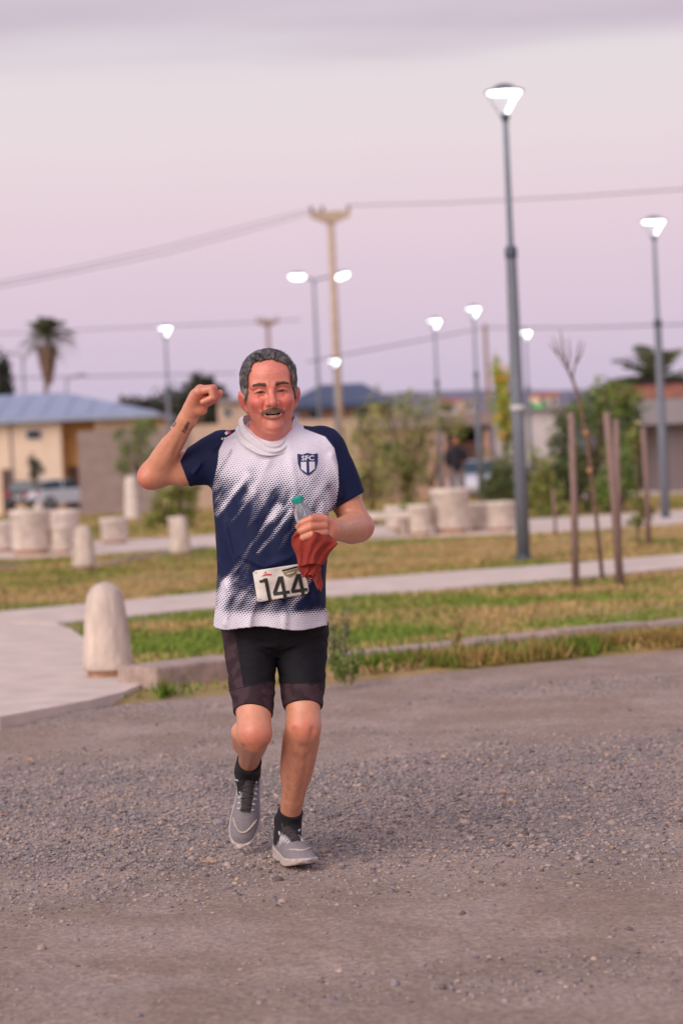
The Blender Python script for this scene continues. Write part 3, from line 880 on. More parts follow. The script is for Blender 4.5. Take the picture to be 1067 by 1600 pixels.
# --- concrete planters
def planter(px, py, wpx, hpx, lb, lower=0.0):
    p = gnd(px, py, zt); s = FPX / p[1]
    r = wpx / s / 2; h = hpx / s
    root = empty('planter', (p[0], p[1], zt), lb, 'planter', 'round concrete planters')
    add('pot', lathe([(r * .86, h * .10), (r * .92, h * .14), (r * .95, h * .86), (r, h * .88), (r, h), (r * .86, h), (r * .84, h * .8), (.001, h * .79)], 28), M['concrete'], root, True)
    add('plinth', lathe([(r * .82, -.03), (r * .82, h * .1), (r * .87, h * .105)], 28), M['bollard_base'], root)
    add('soil', lathe([(r * .83, h * .80), (r * .5, h * .84), (.001, h * .85)], 18), M['bark'], root)
    return root, p, r, h
planter(50, 866, 66, 70, 'largest round concrete planter in the left group')
planter(104, 856, 48, 60, 'wide concrete planter behind the bollard in the left group')
planter(97, 864, 34, 44, 'narrow concrete planter between two wide ones on the left')
planter(180, 849, 45, 40, 'low round concrete planter standing apart on the left paving')
planter(4, 862, 44, 48, 'round concrete planter cut by the left edge')
planter(278, 838, 30, 30, 'small planter behind the bollard below the raised arm')
planter(705, 833, 62, 70, 'largest round concrete planter right of the runner')
planter(657, 836, 38, 48, 'narrow planter left of the largest planter on the right')
planter(746, 829, 30, 44, 'small planter right of the largest planter')
planter(783, 829, 48, 46, 'wide low planter with a green shrub beside the tall lamp pole')
planter(622, 828, 40, 38, 'planter under the leafy young trees by the runner\'s elbow')
p = gnd(598, 838, zt)
o = empty('bench', (p[0], p[1], zt), 'low pale concrete bench beside the runner\'s elbow', 'bench')
add('seat', box(-.45, .45, -.2, .2, .25, .36, .02), M['concrete'], o)
add('leg', box(-.36, -.24, -.17, .17, -.03, .25, .015), M['concrete_old'], o)
add('leg', box(.24, .36, -.17, .17, -.03, .25, .015), M['concrete_old'], o)

# --- stakes and saplings
def post(px0, py0, px1, py1, wpx, lb, base_off=0):
    g = gnd(px1, py1, LAWN); Y = g[1]; top = at(px0, py0, Y + base_off)
    r = wpx / (FPX / Y) / 2
    root_l = (g[0], g[1], LAWN)
    pts = [np.array([0, 0, -.05]), (top - g) * .5 + np.array([.006, 0, 0]), (top - g)]
    o = add('stake', tube(pts, [r * 1.02, r * .97, r * .9], 9), M['stake'], None, True, loc=root_l)
    tag(o, lb, 'stake', 'wooden tree stakes'); return o
post(892, 645, 899, 920, 12, 'wooden stake left of the bare sapling')
post(947, 645, 969, 916, 13, 'thick wooden stake leaning right of the bare sapling')
post(962, 655, 966, 890, 10, 'wooden stake just behind the leaning stake right of the sapling')
post(1004, 668, 1013, 852, 9, 'wooden stake beside the small leafy sapling on the right')
post(863, 765, 868, 838, 5, 'short wooden stake in front of the green trees')
def limb_tree(base, segs, mname='bark'):
    gs = []
    for pts, rs in segs:
        gs.append(tube([np.array(q) - base for q in pts], rs, 7))
    return merge(*gs)
g = gnd(941, 908, LAWN); Y = g[1]
sap = empty('bare_sapling', tuple(g), 'leafless young sapling tied between wooden stakes', 'tree')
def A(px, py, dy=0.0): return at(px, py, Y + dy)
add('trunk', limb_tree(g, [([A(941, 910), A(930, 800), A(917, 690), A(903, 620), A(893, 590)], [.02, .018, .017, .015, .013])]), M['bark'], sap, True)
gs = []
for pts in ([(893, 592), (886, 578), (872, 555), (862, 525)], [(893, 592), (883, 565), (878, 530), (874, 515)], [(893, 590), (898, 570), (903, 545), (906, 530)],
            [(886, 578), (890, 555), (888, 528)], [(898, 570), (908, 552), (912, 535)], [(872, 555), (866, 548), (856, 535)], [(883, 565), (876, 550), (870, 530)]):
    gs.append(tube([A(*q, dy=random.uniform(-.1, .1)) - g for q in pts], [.010] + [.007] * (len(pts) - 2) + [.003], 5))
add('branches', merge(*gs), M['bark'], sap, True)
for px, py in ((915, 676), (921, 735)):
    q = A(px, py) - g
    add('tie', lathe([(.02, -.022), (.026, -.015), (.026, .015), (.02, .022)], 10, tuple(q)), M['tie_orange'], sap, True)

# --- leafy plants
def leaves(cl, n, size, cols, seed, droop=0.0):
    """n leaf quads spread in lumpy clumps inside ellipsoids cl = [(c, r, weight)]"""
    rg = np.random.default_rng(seed)
    w = np.array([c[2] for c in cl], float); w /= w.sum()
    k = rg.choice(len(cl), n, p=w)
    C = np.array([c[0] for c in cl], float)[k]; R = np.array([c[1] for c in cl], float)[k]
    nc = max(10, n // 60)
    d = rg.normal(size=(len(cl), nc, 3)); d /= np.linalg.norm(d, axis=2, keepdims=True)
    rad = rg.uniform(.35, 1.05, (len(cl), nc, 1))
    cc = (d * rad)[k, rg.integers(0, nc, n)]
    off = rg.normal(size=(n, 3)) * .21
    P = C + (cc + off) * R
    a = rg.normal(size=(n, 3)); a /= np.linalg.norm(a, axis=1, keepdims=True); a[:, 2] -= droop; a /= np.linalg.norm(a, axis=1, keepdims=True)
    b_ = np.cross(a, rg.normal(size=(n, 3))); b_ /= np.linalg.norm(b_, axis=1, keepdims=True) + 1e-9
    s = size * rg.uniform(.6, 1.4, (n, 1))
    V = np.stack([P - a * s, P + b_ * s * .42, P + a * s, P - b_ * s * .42], 1).reshape(-1, 3)
    F = np.arange(4 * n).reshape(-1, 4)
    cols = np.array(cols)
    cidx = rg.integers(0, len(cols), (len(cl), nc))
    ci = cidx[k, rg.integers(0, nc, n)]
    ci = np.where(rg.uniform(size=n) < .5, ci, rg.integers(0, len(cols), n))
    Cc = cols[ci] * rg.uniform(.65, 1.3, (n, 1))
    return V, F, np.repeat(Cc, 4, 0)
OLIVE = [srgb(146, 146, 72), srgb(124, 134, 58), srgb(174, 162, 98), srgb(104, 118, 52)]
DARKG = [srgb(76, 92, 48), srgb(92, 106, 54), srgb(112, 122, 62), srgb(62, 74, 44)]
MIDG = [srgb(98, 124, 48), srgb(120, 142, 58), srgb(78, 100, 44), srgb(136, 146, 72)]
YELG = [srgb(206, 190, 70), srgb(150, 176, 60), srgb(222, 168, 70), srgb(120, 160, 52)]
DISTG = [srgb(70, 74, 60), srgb(84, 84, 66), srgb(58, 62, 52)]
def tree(name, lb, base_px, clumps, n, size, cols, seed, trunk=.05, Y=None, cat='tree', z=None, group=None, droop=0.0):
    if Y is None: g = gnd(*base_px, LAWN)
    else:
        g = at(base_px[0], 750, Y); g[2] = float(gz(0, Y)) if z is None else z
    Y_ = g[1]; s = FPX / Y_
    rg = random.Random(seed)
    cl, segs = [], []
    for (px, py, rx, rz) in clumps:
        c = at(px, py, Y_ + rg.uniform(-.3, .3) * rx / s) - g
        cl.append((c, (rx / s, min(rx, rz) / s * .9, rz / s), rx * rz))
    root = empty(name, tuple(g), lb, cat, group)
    top = max(c[0][2] for c in cl); low = min(c[0][2] - c[1][2] for c in cl)
    mid = np.mean([c[0] for c in cl], axis=0)
    fork = np.array([mid[0] * .35, 0, max(.1, min(low + .1, mid[2] * .6))])
    segs.append(tube([np.array([0, 0, -.05]), fork * .5 + np.array([rg.uniform(-.03, .03), 0, 0]), fork], [trunk, trunk * .85, trunk * .75], 8))
    for c, r, w in cl:
        for k in range(3):
            e = c + np.array([rg.uniform(-.6, .6) * r[0], rg.uniform(-.6, .6) * r[1], rg.uniform(-.2, .7) * r[2]])
            m_ = (fork + e) / 2 + np.array([0, 0, .12 * np.linalg.norm(e - fork)])
            segs.append(tube([fork, m_, e], [trunk * .55, trunk * .35, trunk * .1], 5))
    add('trunk', merge(*segs), M['bark'], root, True)
    V, F, C = leaves(cl, n, size, cols, seed, droop)
    o = add('crown', (V, F), M['leaf'], root); pcol(o, C)
    return root
tree('young_tree', 'airy olive young tree next to the runner\'s left shoulder', (585, 822), [(568, 695, 36, 48), (598, 742, 40, 48), (555, 760, 26, 46)], 1500, .046, OLIVE, 3, .04, droop=.3)
tree('young_tree', 'taller olive young tree between the utility pole and planters', (640, 818), [(642, 635, 32, 28), (596, 640, 26, 28), (622, 705, 40, 56), (650, 690, 26, 46), (640, 760, 22, 36)], 1900, .046, OLIVE, 4, .04, droop=.3)
tree('young_tree', 'small wispy olive tree leaning over the largest right planter', (668, 800), [(690, 650, 20, 30), (655, 735, 22, 36), (715, 668, 18, 18)], 800, .05, OLIVE, 5, .03, droop=.4)
tree('shrub', 'dense dark green shrub growing from the wide low planter', (785, 812), [(790, 745, 36, 46), (770, 765, 24, 26), (812, 765, 22, 34)], 3200, .04, DARKG, 6, .04, cat='shrub')
tree('column_tree', 'narrow yellow green autumn poplar left of the tall lamp pole', (790, 770), [(783, 590, 15, 38), (787, 640, 20, 40), (792, 680, 12, 30)], 1700, .07, YELG, 7, .05, Y=66)
tree('leafy_tree', 'bushy green tree behind the bare sapling', (915, 800), [(950, 625, 38, 34), (920, 650, 30, 40), (965, 690, 28, 50), (985, 640, 24, 34)], 2600, .06, MIDG, 8, .07, Y=48, z=LAWN)
tree('leafy_tree', 'dark green leafy tree between the tall lamp and the sapling stakes', (868, 805), [(890, 720, 34, 60), (860, 760, 26, 48), (920, 750, 34, 60), (890, 660, 26, 30)], 3000, .055, DARKG, 9, .07, Y=45, z=LAWN)
tree('leafy_tree', 'tawny olive shrub at the foot of the tall lamp pole', (848, 812), [(846, 755, 20, 58), (870, 790, 20, 30)], 1700, .05, OLIVE, 10, .04, Y=43, z=LAWN)
tree('leafy_tree', 'green bush just right of the leaning stake', (975, 812), [(975, 745, 22, 48), (950, 775, 24, 36)], 1800, .05, MIDG, 11, .04, Y=44, z=LAWN)
tree('leafy_sapling', 'small leafy sapling with sparse brown leaves tied to stakes', (1000, 852), [(992, 690, 12, 30), (1000, 780, 14, 18), (1008, 800, 16, 12), (990, 812, 12, 20)], 380, .04, OLIVE, 12, .018)
tree('young_tree', 'green sapling in front of the grey block wall', (218, 802), [(205, 690, 26, 26), (225, 665, 22, 14), (195, 725, 18, 18), (232, 715, 14, 26)], 1300, .055, MIDG, 13, .035, droop=.3)
tree('shrub', 'low olive bushes behind the bollard under the raised elbow', (262, 828), [(258, 790, 26, 32), (290, 780, 24, 40), (240, 815, 16, 14)], 2000, .05, OLIVE, 14, .03, cat='shrub')
tree('shrub', 'small green plant among the planters by the runner\'s elbow', (648, 836), [(643, 806, 16, 22), (632, 825, 14, 12)], 700, .035, MIDG, 15, .012, cat='shrub')
for i, (px, rr, py, Y, lb) in enumerate(((215, 40, 640, 150, 'dark distant tree just right of the blue roof'), (275, 45, 626, 158, 'broad dark distant tree behind the raised fist'),
                                        (325, 30, 620, 152, 'dark distant tree left of the runner\'s head'))):
    tree('distant_tree', lb, (px, 700), [(px, py, rr, 22), (px + 10, py + 25, rr, 25)], 1800, .22, DISTG, 20 + i, .15, Y=Y, group='distant dark trees')
p = at(312, 590, 150)
tree('distant_tree', 'sparse dark tree crown rising above the runner\'s fist', (312, 700), [(308, 596, 20, 14), (325, 604, 16, 14)], 420, .2, DISTG, 26, .12, Y=149, group='distant dark trees')
tree('cypress', 'dark cypress at the left edge behind the blue roof', (6, 700), [(6, 580, 12, 26), (7, 600, 14, 30), (6, 640, 15, 40)], 2200, .16, [srgb(44, 50, 42), srgb(58, 64, 50)], 28, .15, Y=140)
tree('shrub', 'small bare shrub beside the cream house wall', (52, 770), [(56, 735, 10, 14), (50, 725, 6, 16)], 260, .1, DISTG, 29, .05, Y=97, cat='shrub')

# --- palms
def palm(name, lb, px, ptop, Y, R, skirt, seed, fl=1.0, nf=46):
    g = at(px, 700, Y); g[2] = -.4; top = at(px, ptop, Y) - g
    rg = random.Random(seed)
    root = empty(name, tuple(g), lb, 'palm')
    H = top[2] - R * .75
    lean = at(px + 0, ptop, Y)[0] - g[0]
    add('trunk', tube([(0, 0, 0), (lean * .4, 0, H * .5), (lean, 0, H)], [.20, .15, .14], 10), M['bark'], root, True)
    if skirt:
        V, F, n = [], [], 0
        rgn = np.random.default_rng(seed)
        for i in range(900):
            u = rgn.uniform(0, 1); a = rgn.uniform(0, 6.28); r = skirt[0] * (1 - u) ** .8 * rgn.uniform(.7, 1.0) + .1
            p0 = np.array([lean + r * math.cos(a), r * math.sin(a), H - .55 - u * skirt[1]])
            d = np.array([math.cos(a) * .12, math.sin(a) * .12, -.5]) * rgn.uniform(.6, 1.3)
            q = np.array([-math.sin(a), math.cos(a), 0]) * .07
            k = len(V); V += [p0 - q, p0 + q, p0 + d]; F.append((k, k + 1, k + 2))
        add('dead_fronds', (np.array(V), F), mat('dead_frond', srgb(140, 112, 96), .9, .25, 2.0), root)
    cols = []
    for i in range(nf):
        a = rg.uniform(0, 6.28); el_ = rg.uniform(-.5 if skirt else .05, 1.4); L = R * rg.uniform(.8, 1.1) * fl
        V, F = [], []
        d = np.array([math.cos(a) * math.cos(el_), math.sin(a) * math.cos(el_), math.sin(el_)])
        side = np.array([-math.sin(a), math.cos(a), 0])
        c = np.array([lean, 0, H])
        n = 9
        for k in range(n + 1):
            u = k / n
            p0 = c + d * L * u + np.array([0, 0, -.45 * L * u * u])
            for sgn in (-1, 1):
                b0 = len(V); ll = L * .28 * math.sin(.25 + 2.6 * u) * (1 if u > .15 else .3)
                tip = p0 + side * sgn * ll + d * ll * .5 + np.array([0, 0, -.25 * ll])
                w = d * L / n * .45
                V += [p0 - w, p0 + w, tip]; F.append((b0, b0 + 1, b0 + 2))
        add('frond', (np.array(V), F), M['palm_leaf'], root)
    return root
M['palm_leaf'] = mat('palm_leaf', srgb(98, 104, 76), .7, .25, 1.5)
palm('palm_tree', 'tall palm with a brown skirt of dead fronds above the blue roof', 71, 488, 150, 1.9, (.55, 2.1), 5, 1.05, 60)
palm('palm_tree', 'wide green palm crown behind the modern house on the right', 1022, 541, 80, 1.7, None, 6, 1.35, 26)

# --- weeds by the road edge
def weed(name, px, py, hpx, spread, lb, n, cols, seed):
    g = gnd(px, py, LAWN); s = FPX / g[1]; rg = random.Random(seed)
    root = empty(name, tuple(g), lb, 'weed')
    gs, cl = [], []
    for i in range(n):
        h = hpx / s * rg.uniform(.6, 1.0); x = rg.uniform(-1, 1) * spread / s; y = rg.uniform(-1, 1) * spread / s * .6
        pts = [np.array([x * .3, y * .3, -.02]), np.array([x * .7, y * .7, h * .55]), np.array([x * 1.1, y, h])]
        gs.append(tube(pts, [.004, .003, .0015], 4))
        for k in range(4): cl.append((pts[0] + (pts[2] - pts[0]) * (.4 + .18 * k), (.035, .035, .05), 1.0))
    add('stems', merge(*gs), M['stalk'], root)
    V, F, C = leaves(cl, n * 46, .014, cols, seed)
    o = add('leaves', (V, F), M['leaf'], root); pcol(o, C)
M['stalk'] = mat('stalk', srgb(140, 130, 86), .8, .2, 9)
weed('weed_plant', 528, 1058, 108, 20, 'grey green weed growing at the road edge beside the runner\'s hip', 9, [srgb(120, 122, 92), srgb(142, 138, 104), srgb(96, 104, 72)], 2)
weed('weed_plant', 712, 1030, 92, 10, 'thin yellow weed stalks on the verge right of the runner', 4, [srgb(176, 150, 84), srgb(150, 140, 80)], 3)
weed('weed_plant', 545, 1064, 50, 26, 'low green weed clump on the road edge by the runner\'s knee', 9, MIDG, 4)

# --- cars
def car(px, py, Y, rz, paint, lb, z, L=4.1, sc=1.0):
    p = at(px, py, Y)
    root = empty('car', (p[0], Y, z), lb, 'car', rz=rz); root.scale = (sc, sc, sc)
    prof = [(-.5, .28), (-.5, .62), (-.47, .80), (-.40, .93), (-.14, .97), (.18, .98), (.40, .86), (.485, .72), (.5, .45), (.48, .26)]
    W = .82
    def loft(pr, w0, w1, zmid):
        n = len(pr); V, F = [], []
        for sgn, wf in ((-1, 0), (-1, 1), (1, 1), (1, 0)):
            pass
        for y, k in ((-1, .90), (-.96, 1.0), (.96, 1.0), (1, .90)):
            for x, zz in pr:
                cx = x * L * (k if abs(y) == 1 else 1)
                V.append((cx, y * (w0 if zz < zmid else w1), zz))
        for j in range(3):
            for i in range(n):
                i2 = (i + 1) % n
                F.append((j * n + i, j * n + i2, (j + 1) * n + i2, (j + 1) * n + i))
        F.append(tuple(range(n))); F.append(tuple(range(4 * n - 1, 3 * n - 1, -1)))
        return np.array(V), F
    add('body', loft(prof, W, W, .5), M[paint], root)
    gp = [(-.42, .92), (-.34, 1.38), (-.26, 1.43), (.02, 1.43), (.10, 1.39), (.27, .95)]
    gl = add('windows', loft(gp, .74, .68, 1.2), M['car_glass'], root)
    rp = [(-.335, 1.38), (-.27, 1.445), (.02, 1.45), (.11, 1.385), (.02, 1.40), (-.25, 1.40)]
    add('roof', loft(rp, .70, .70, 1.2), M[paint], root)
    for sy in (-1, 1):
        for x in (-.31, .31):
            V, F = lathe([(.001, -.1), (.30, -.1), (.31, -.06), (.31, .06), (.30, .1), (.001, .1)], 20)
            V = V[:, [0, 2, 1]] + np.array([x * L, sy * .76, .31])
            wh = add('wheel', (V, F), M['tyre'], root, True)
            V, F = lathe([(.001, -.105), (.19, -.11), (.19, .11), (.001, .105)], 14)
            add('rim', (V[:, [0, 2, 1]] + np.array([x * L, sy * .765, .31]), F), M['rim'], wh)
        add('tail_light', box(-.505 * L, -.47 * L, sy * .64 - .14, sy * .64 + .14, .68, .86, .02), M['tail_red'], root)
        add('headlight', box(.465 * L, .50 * L, sy * .6 - .15, sy * .6 + .15, .58, .72, .02), M['frame_white'], root)
    add('bumper', box(-.515 * L, -.48 * L, -.76, .76, .3, .52, .03), M['car_dark'], root)
    add('number_plate', box(-.522 * L, -.5 * L, -.2, .2, .54, .66), M['frame_white'], root)
    for sy in (-1, 1):
        add('pillar', box(-.09 * L, -.07 * L, sy * .715 - .03, sy * .715 + .03, .95, 1.4), M[paint], root)
        add('door', box(-.2 * L, .16 * L, sy * .815 - .012, sy * .815 + .012, .38, .9, .01), M[paint], root)
    return root
car(96, 760, 97, math.radians(32), 'car_silver', 'silver hatchback parked before the cream house on the left', -.16, 3.3, .80)
car(53, 760, 99.5, math.radians(70), 'car_dark', 'dark car seen from behind next to the silver hatchback', -.16, 3.4, .80)
car(742, 740, 93, math.radians(-100), 'car_white', 'pale car parked under the carport behind the planters', -.40)

# --- bystander in the distance (one continuous body)
def skin_person(name, joints, edges, radii, m):
    me = bpy.data.meshes.new(name)
    me.from_pydata(joints, edges, [])
    o = bpy.data.objects.new(name, me); COL.objects.link(o)
    sk = o.modifiers.new('skin', 'SKIN'); sk.use_smooth_shade = True
    for i, r in enumerate(radii): me.skin_vertices[0].data[i].radius = (r, r)
    me.skin_vertices[0].data[0].use_root = True
    sb = o.modifiers.new('sub', 'SUBSURF'); sb.levels = 2; sb.render_levels = 2
    me.materials.append(m)
    return o
Yb = 62.0
p = at(711, 687, Yb); gzb = float(gz(0, Yb))
by = empty('person', (p[0], Yb, gzb), 'distant person in a black jacket and grey trousers standing beyond the planters', 'person')
J_ = [(0, 0, .93), (0, 0, 1.15), (0, 0, 1.40), (0, -.01, 1.50), (0, -.02, 1.60), (0, -.02, 1.70),
      (-.19, 0, 1.38), (-.25, .0, 1.10), (-.22, -.12, .88), (.19, 0, 1.38), (.26, -.02, 1.12), (.16, -.2, 1.0),
      (-.10, 0, .88), (-.11, -.03, .50), (-.11, .03, .08), (-.12, -.12, .04), (.10, 0, .88), (.12, .02, .50), (.12, .06, .08), (.13, -.09, .04)]
E_ = [(0, 1), (1, 2), (2, 3), (3, 4), (4, 5), (2, 6), (6, 7), (7, 8), (2, 9), (9, 10), (10, 11), (0, 12), (12, 13), (13, 14), (14, 15), (0, 16), (16, 17), (17, 18), (18, 19)]
R_ = [.09, .10, .09, .05, .085, .075, .045, .035, .03, .045, .035, .03, .08, .065, .045, .035, .09, .065, .045, .035]
bd = skin_person('body', J_, E_, R_, M['far_skin']); bd.parent = by
add('jacket', lathe([(.17, .82), (.19, .9), (.185, 1.1), (.2, 1.3), (.17, 1.42), (.08, 1.5), (.05, 1.5)], 16, (0, 0, 0), 1, .8), M['black_cloth'], by, True)
for sx, k in ((-1, 7), (1, 10)):
    add('sleeve', tube([J_[k - 1], J_[k], np.array(J_[k]) * .2 + np.array(J_[k + 1]) * .8], [.085, .07, .055], 10), M['black_cloth'], by, True)
    kk = 13 if sx < 0 else 17
    add('trouser_leg', tube([np.array(J_[kk - 1]) + (0, 0, .05), J_[kk], np.array(J_[kk + 1])], [.115, .09, .075], 10), M['grey_trouser'], by, True)
    add('shoe', lathe([(.05, 0), (.055, .03), (.04, .08), (.01, .1)], 12, (J_[kk + 2][0], J_[kk + 2][1] + .05, 0), .9, 2.0), M['black_cloth'], by, True)
add('hair', lathe([(.085, 1.66), (.093, 1.70), (.09, 1.74), (.05, 1.78), (.005, 1.79)], 14, (0, .0, 0)), M['black_cloth'], by, True)

# ================================================================== THE RUNNER
def _v(*a): return np.array(a, dtype=np.float32)
_g = gnd(462, 1350); ROOT = np.array([_g[0], Y0, 0.0])
_cr, _sr = math.cos(ROLL), math.sin(ROLL)
# runner frame: x along the photo's horizontal, z along its vertical (a body leaning with the camera's tilt), y away
RX = np.array([_cr, 0, -_sr]); RZ = np.array([_sr, 0, _cr])
def J(px, py, d=0.0):
    w = at(px, py, Y0 + d) - ROOT
    return _v(np.dot(w, RX), w[1], np.dot(w, RZ))
def J2(p):                           # runner frame -> photo pixel of the front view (vectorised)
    w = ROOT + p[:, :1] * RX + p[:, 1:2] * np.array([0, 1, 0]) + p[:, 2:] * RZ
    q = w - CAMP
    k = q @ _f
    return 533.5 + FPX * (q @ CR) / k, 800.0 - FPX * (q @ CU) / k

# ---- signed distance pieces
def smin(a, b, k):
    h = np.clip(.5 + .5 * (b - a) / k, 0, 1)
    return b + (a - b) * h - k * h * (1 - h)
def smax(a, b, k): return -smin(-a, -b, k)
def sd_cap(P, a, b, ra, rb=None):
    rb = ra if rb is None else rb
    ab = b - a; h = np.clip(((P - a) @ ab) / np.dot(ab, ab), 0, 1)
    return np.linalg.norm(P - a - h[:, None] * ab, axis=1) - (ra + (rb - ra) * h)
def sd_ell(P, c, r, R=None):
    q = P - c
    if R is not None: q = q @ R
    r = np.asarray(r, np.float32)
    k0 = np.linalg.norm(q / r, axis=1); k1 = np.linalg.norm(q / (r * r), axis=1) + 1e-9
    return k0 * (k0 - 1) / k1
def sd_chain(P, pts, rs):
    d = None
    for i in range(len(pts) - 1):
        e = sd_cap(P, pts[i], pts[i + 1], rs[i], rs[i + 1])
        d = e if d is None else np.minimum(d, e)
    return d
def poly_dist(P, pts):
    d = None
    for i in range(len(pts) - 1):
        e = sd_cap(P, pts[i], pts[i + 1], 0.0)
        d = e if d is None else np.minimum(d, e)
    return d
def groove(P, pts, w, depth):        # >0 carves
    return depth * np.exp(-(poly_dist(P, pts) / w) ** 2)
def rot(rx=0, ry=0, rz=0):
    return np.array(Matrix.Rotation(rz, 3, 'Z') @ Matrix.Rotation(ry, 3, 'Y') @ Matrix.Rotation(rx, 3, 'X'), dtype=np.float32)

def grid_axis(lo, hi, h, fine=()):
    a = [lo]
    while a[-1] < hi:
        x = a[-1]; hh = h
        for (f0, f1, fh) in fine:
            if f0 <= x <= f1: hh = min(hh, fh)
            elif f0 - .03 < x < f1 + .03: hh = min(hh, fh + (h - fh) * max(f0 - x, x - f1) / .03)
        a.append(x + hh)
    return np.array(a, dtype=np.float32)
def mesh_sdf(f, xs, ys, zs, B=8, chunk=120000):
    """block-sparse evaluation of f on a rectilinear grid, then surface nets"""
    n = [len(xs), len(ys), len(zs)]
    D = np.full(n, 1.0, dtype=np.float32)
    idx = [np.arange(0, k, B) for k in n]
    mid = [np.array([(a[i] + a[min(i + B, len(a) - 1)]) / 2 for i in ix], np.float32) for a, ix in zip((xs, ys, zs), idx)]
    half = [np.array([(a[min(i + B, len(a) - 1)] - a[i]) / 2 for i in ix], np.float32) for a, ix in zip((xs, ys, zs), idx)]
    G = np.stack(np.meshgrid(*mid, indexing='ij'), -1).reshape(-1, 3)
    Hh = np.linalg.norm(np.stack(np.meshgrid(*half, indexing='ij'), -1).reshape(-1, 3), axis=1)
    ev = np.concatenate([f(G[i:i + chunk]) for i in range(0, len(G), chunk)])
    keep = np.abs(ev) < Hh * 1.5 + .006
    bi = np.stack(np.meshgrid(*idx, indexing='ij'), -1).reshape(-1, 3)
    for b0 in bi[~keep & (ev < 0)]:
        D[b0[0]:b0[0] + B, b0[1]:b0[1] + B, b0[2]:b0[2] + B] = -1
    bk = bi[keep]
    off = np.stack(np.meshgrid(*[np.arange(B)] * 3, indexing='ij'), -1).reshape(-1, 3)
    step = max(1, chunk // B ** 3)
    for i in range(0, len(bk), step):
        I = (bk[i:i + step, None, :] + off[None]).reshape(-1, 3)
        ok = (I[:, 0] < n[0]) & (I[:, 1] < n[1]) & (I[:, 2] < n[2]); I = I[ok]
        D[I[:, 0], I[:, 1], I[:, 2]] = f(np.stack([xs[I[:, 0]], ys[I[:, 1]], zs[I[:, 2]]], 1))
    S = D < 0
    c = S[:-1, :-1, :-1].astype(np.int8)
    for dx, dy, dz in ((1, 0, 0), (0, 1, 0), (1, 1, 0), (0, 0, 1), (1, 0, 1), (0, 1, 1), (1, 1, 1)):
        c = c + S[dx:n[0] - 1 + dx, dy:n[1] - 1 + dy, dz:n[2] - 1 + dz]
    cell = np.argwhere((c > 0) & (c < 8))
    vid = np.full(c.shape, -1, dtype=np.int32); vid[cell[:, 0], cell[:, 1], cell[:, 2]] = np.arange(len(cell))
    acc = np.zeros((len(cell), 3)); cnt = np.zeros(len(cell))
    corners = [(0, 0, 0), (1, 0, 0), (0, 1, 0), (1, 1, 0), (0, 0, 1), (1, 0, 1), (0, 1, 1), (1, 1, 1)]
    vals = [D[cell[:, 0] + a, cell[:, 1] + b_, cell[:, 2] + e] for a, b_, e in corners]
    pos = [np.stack([xs[cell[:, 0] + a], ys[cell[:, 1] + b_], zs[cell[:, 2] + e]], 1) for a, b_, e in corners]
    for i, j in ((0, 1), (2, 3), (4, 5), (6, 7), (0, 2), (1, 3), (4, 6), (5, 7), (0, 4), (1, 5), (2, 6), (3, 7)):
        m = (vals[i] < 0) != (vals[j] < 0)
        tt = np.where(m, vals[i] / np.where(m, vals[i] - vals[j], 1), 0)
        acc += np.where(m[:, None], pos[i] + (pos[j] - pos[i]) * tt[:, None], 0); cnt += m
    V = acc / cnt[:, None]
    Q = []
    for ax in range(3):
        sl0 = [slice(1, -1)] * 3; sl1 = [slice(1, -1)] * 3
        sl0[ax] = slice(0, -1); sl1[ax] = slice(1, None)
        a, b_ = S[tuple(sl0)], S[tuple(sl1)]
        e = np.argwhere(a != b_)
        if len(e) == 0: continue
        base = e.copy()
        u, w = (ax + 1) % 3, (ax + 2) % 3
        base[:, u] += 1; base[:, w] += 1
        flip = a[e[:, 0], e[:, 1], e[:, 2]]
        def vi(du, dw):
            q = base.copy(); q[:, u] += du; q[:, w] += dw
            return vid[q[:, 0], q[:, 1], q[:, 2]]
        q = np.stack([vi(-1, -1), vi(0, -1), vi(0, 0), vi(-1, 0)], 1)
        q[~flip] = q[~flip][:, ::-1]
        Q.append(q)
    Q = np.concatenate(Q); Q = Q[(Q >= 0).all(1)]
    return V.astype(np.float32), Q

def sections(P, secs, k=2.3):
    """vertical stack of super-elliptic sections (z, cx, cy, a, b) as a solid"""
    s = np.array(sorted(secs), dtype=np.float64)
    z = P[:, 2]
    cs = [np.interp(z, s[:, 0], s[:, i]).astype(np.float32) for i in range(1, 5)]
    x = np.abs(P[:, 0] - cs[0]) / cs[2]; y = np.abs(P[:, 1] - cs[1]) / cs[3]
    r = (x ** k + y ** k) ** (1 / k) + 1e-6
    g = np.sqrt((x / cs[2]) ** 2 + (y / cs[3]) ** 2) + 1e-6
    d = (r - 1) * r / g
    return np.maximum(d, np.maximum(z - s[-1, 0], s[0, 0] - z))
def sm_interp(secs):                 # densify a section table smoothly
    s = np.array(sorted(secs), float); zz = np.linspace(s[0, 0], s[-1, 0], 60)
    o_ = []
    for i in range(1, 5):
        y = np.interp(zz, s[:, 0], s[:, i]); 
        for _ in range(6): y[1:-1] = (y[:-2] + 2 * y[1:-1] + y[2:]) / 4
        o_.append(y)
    return [tuple(r) for r in np.stack([zz] + o_, 1)]

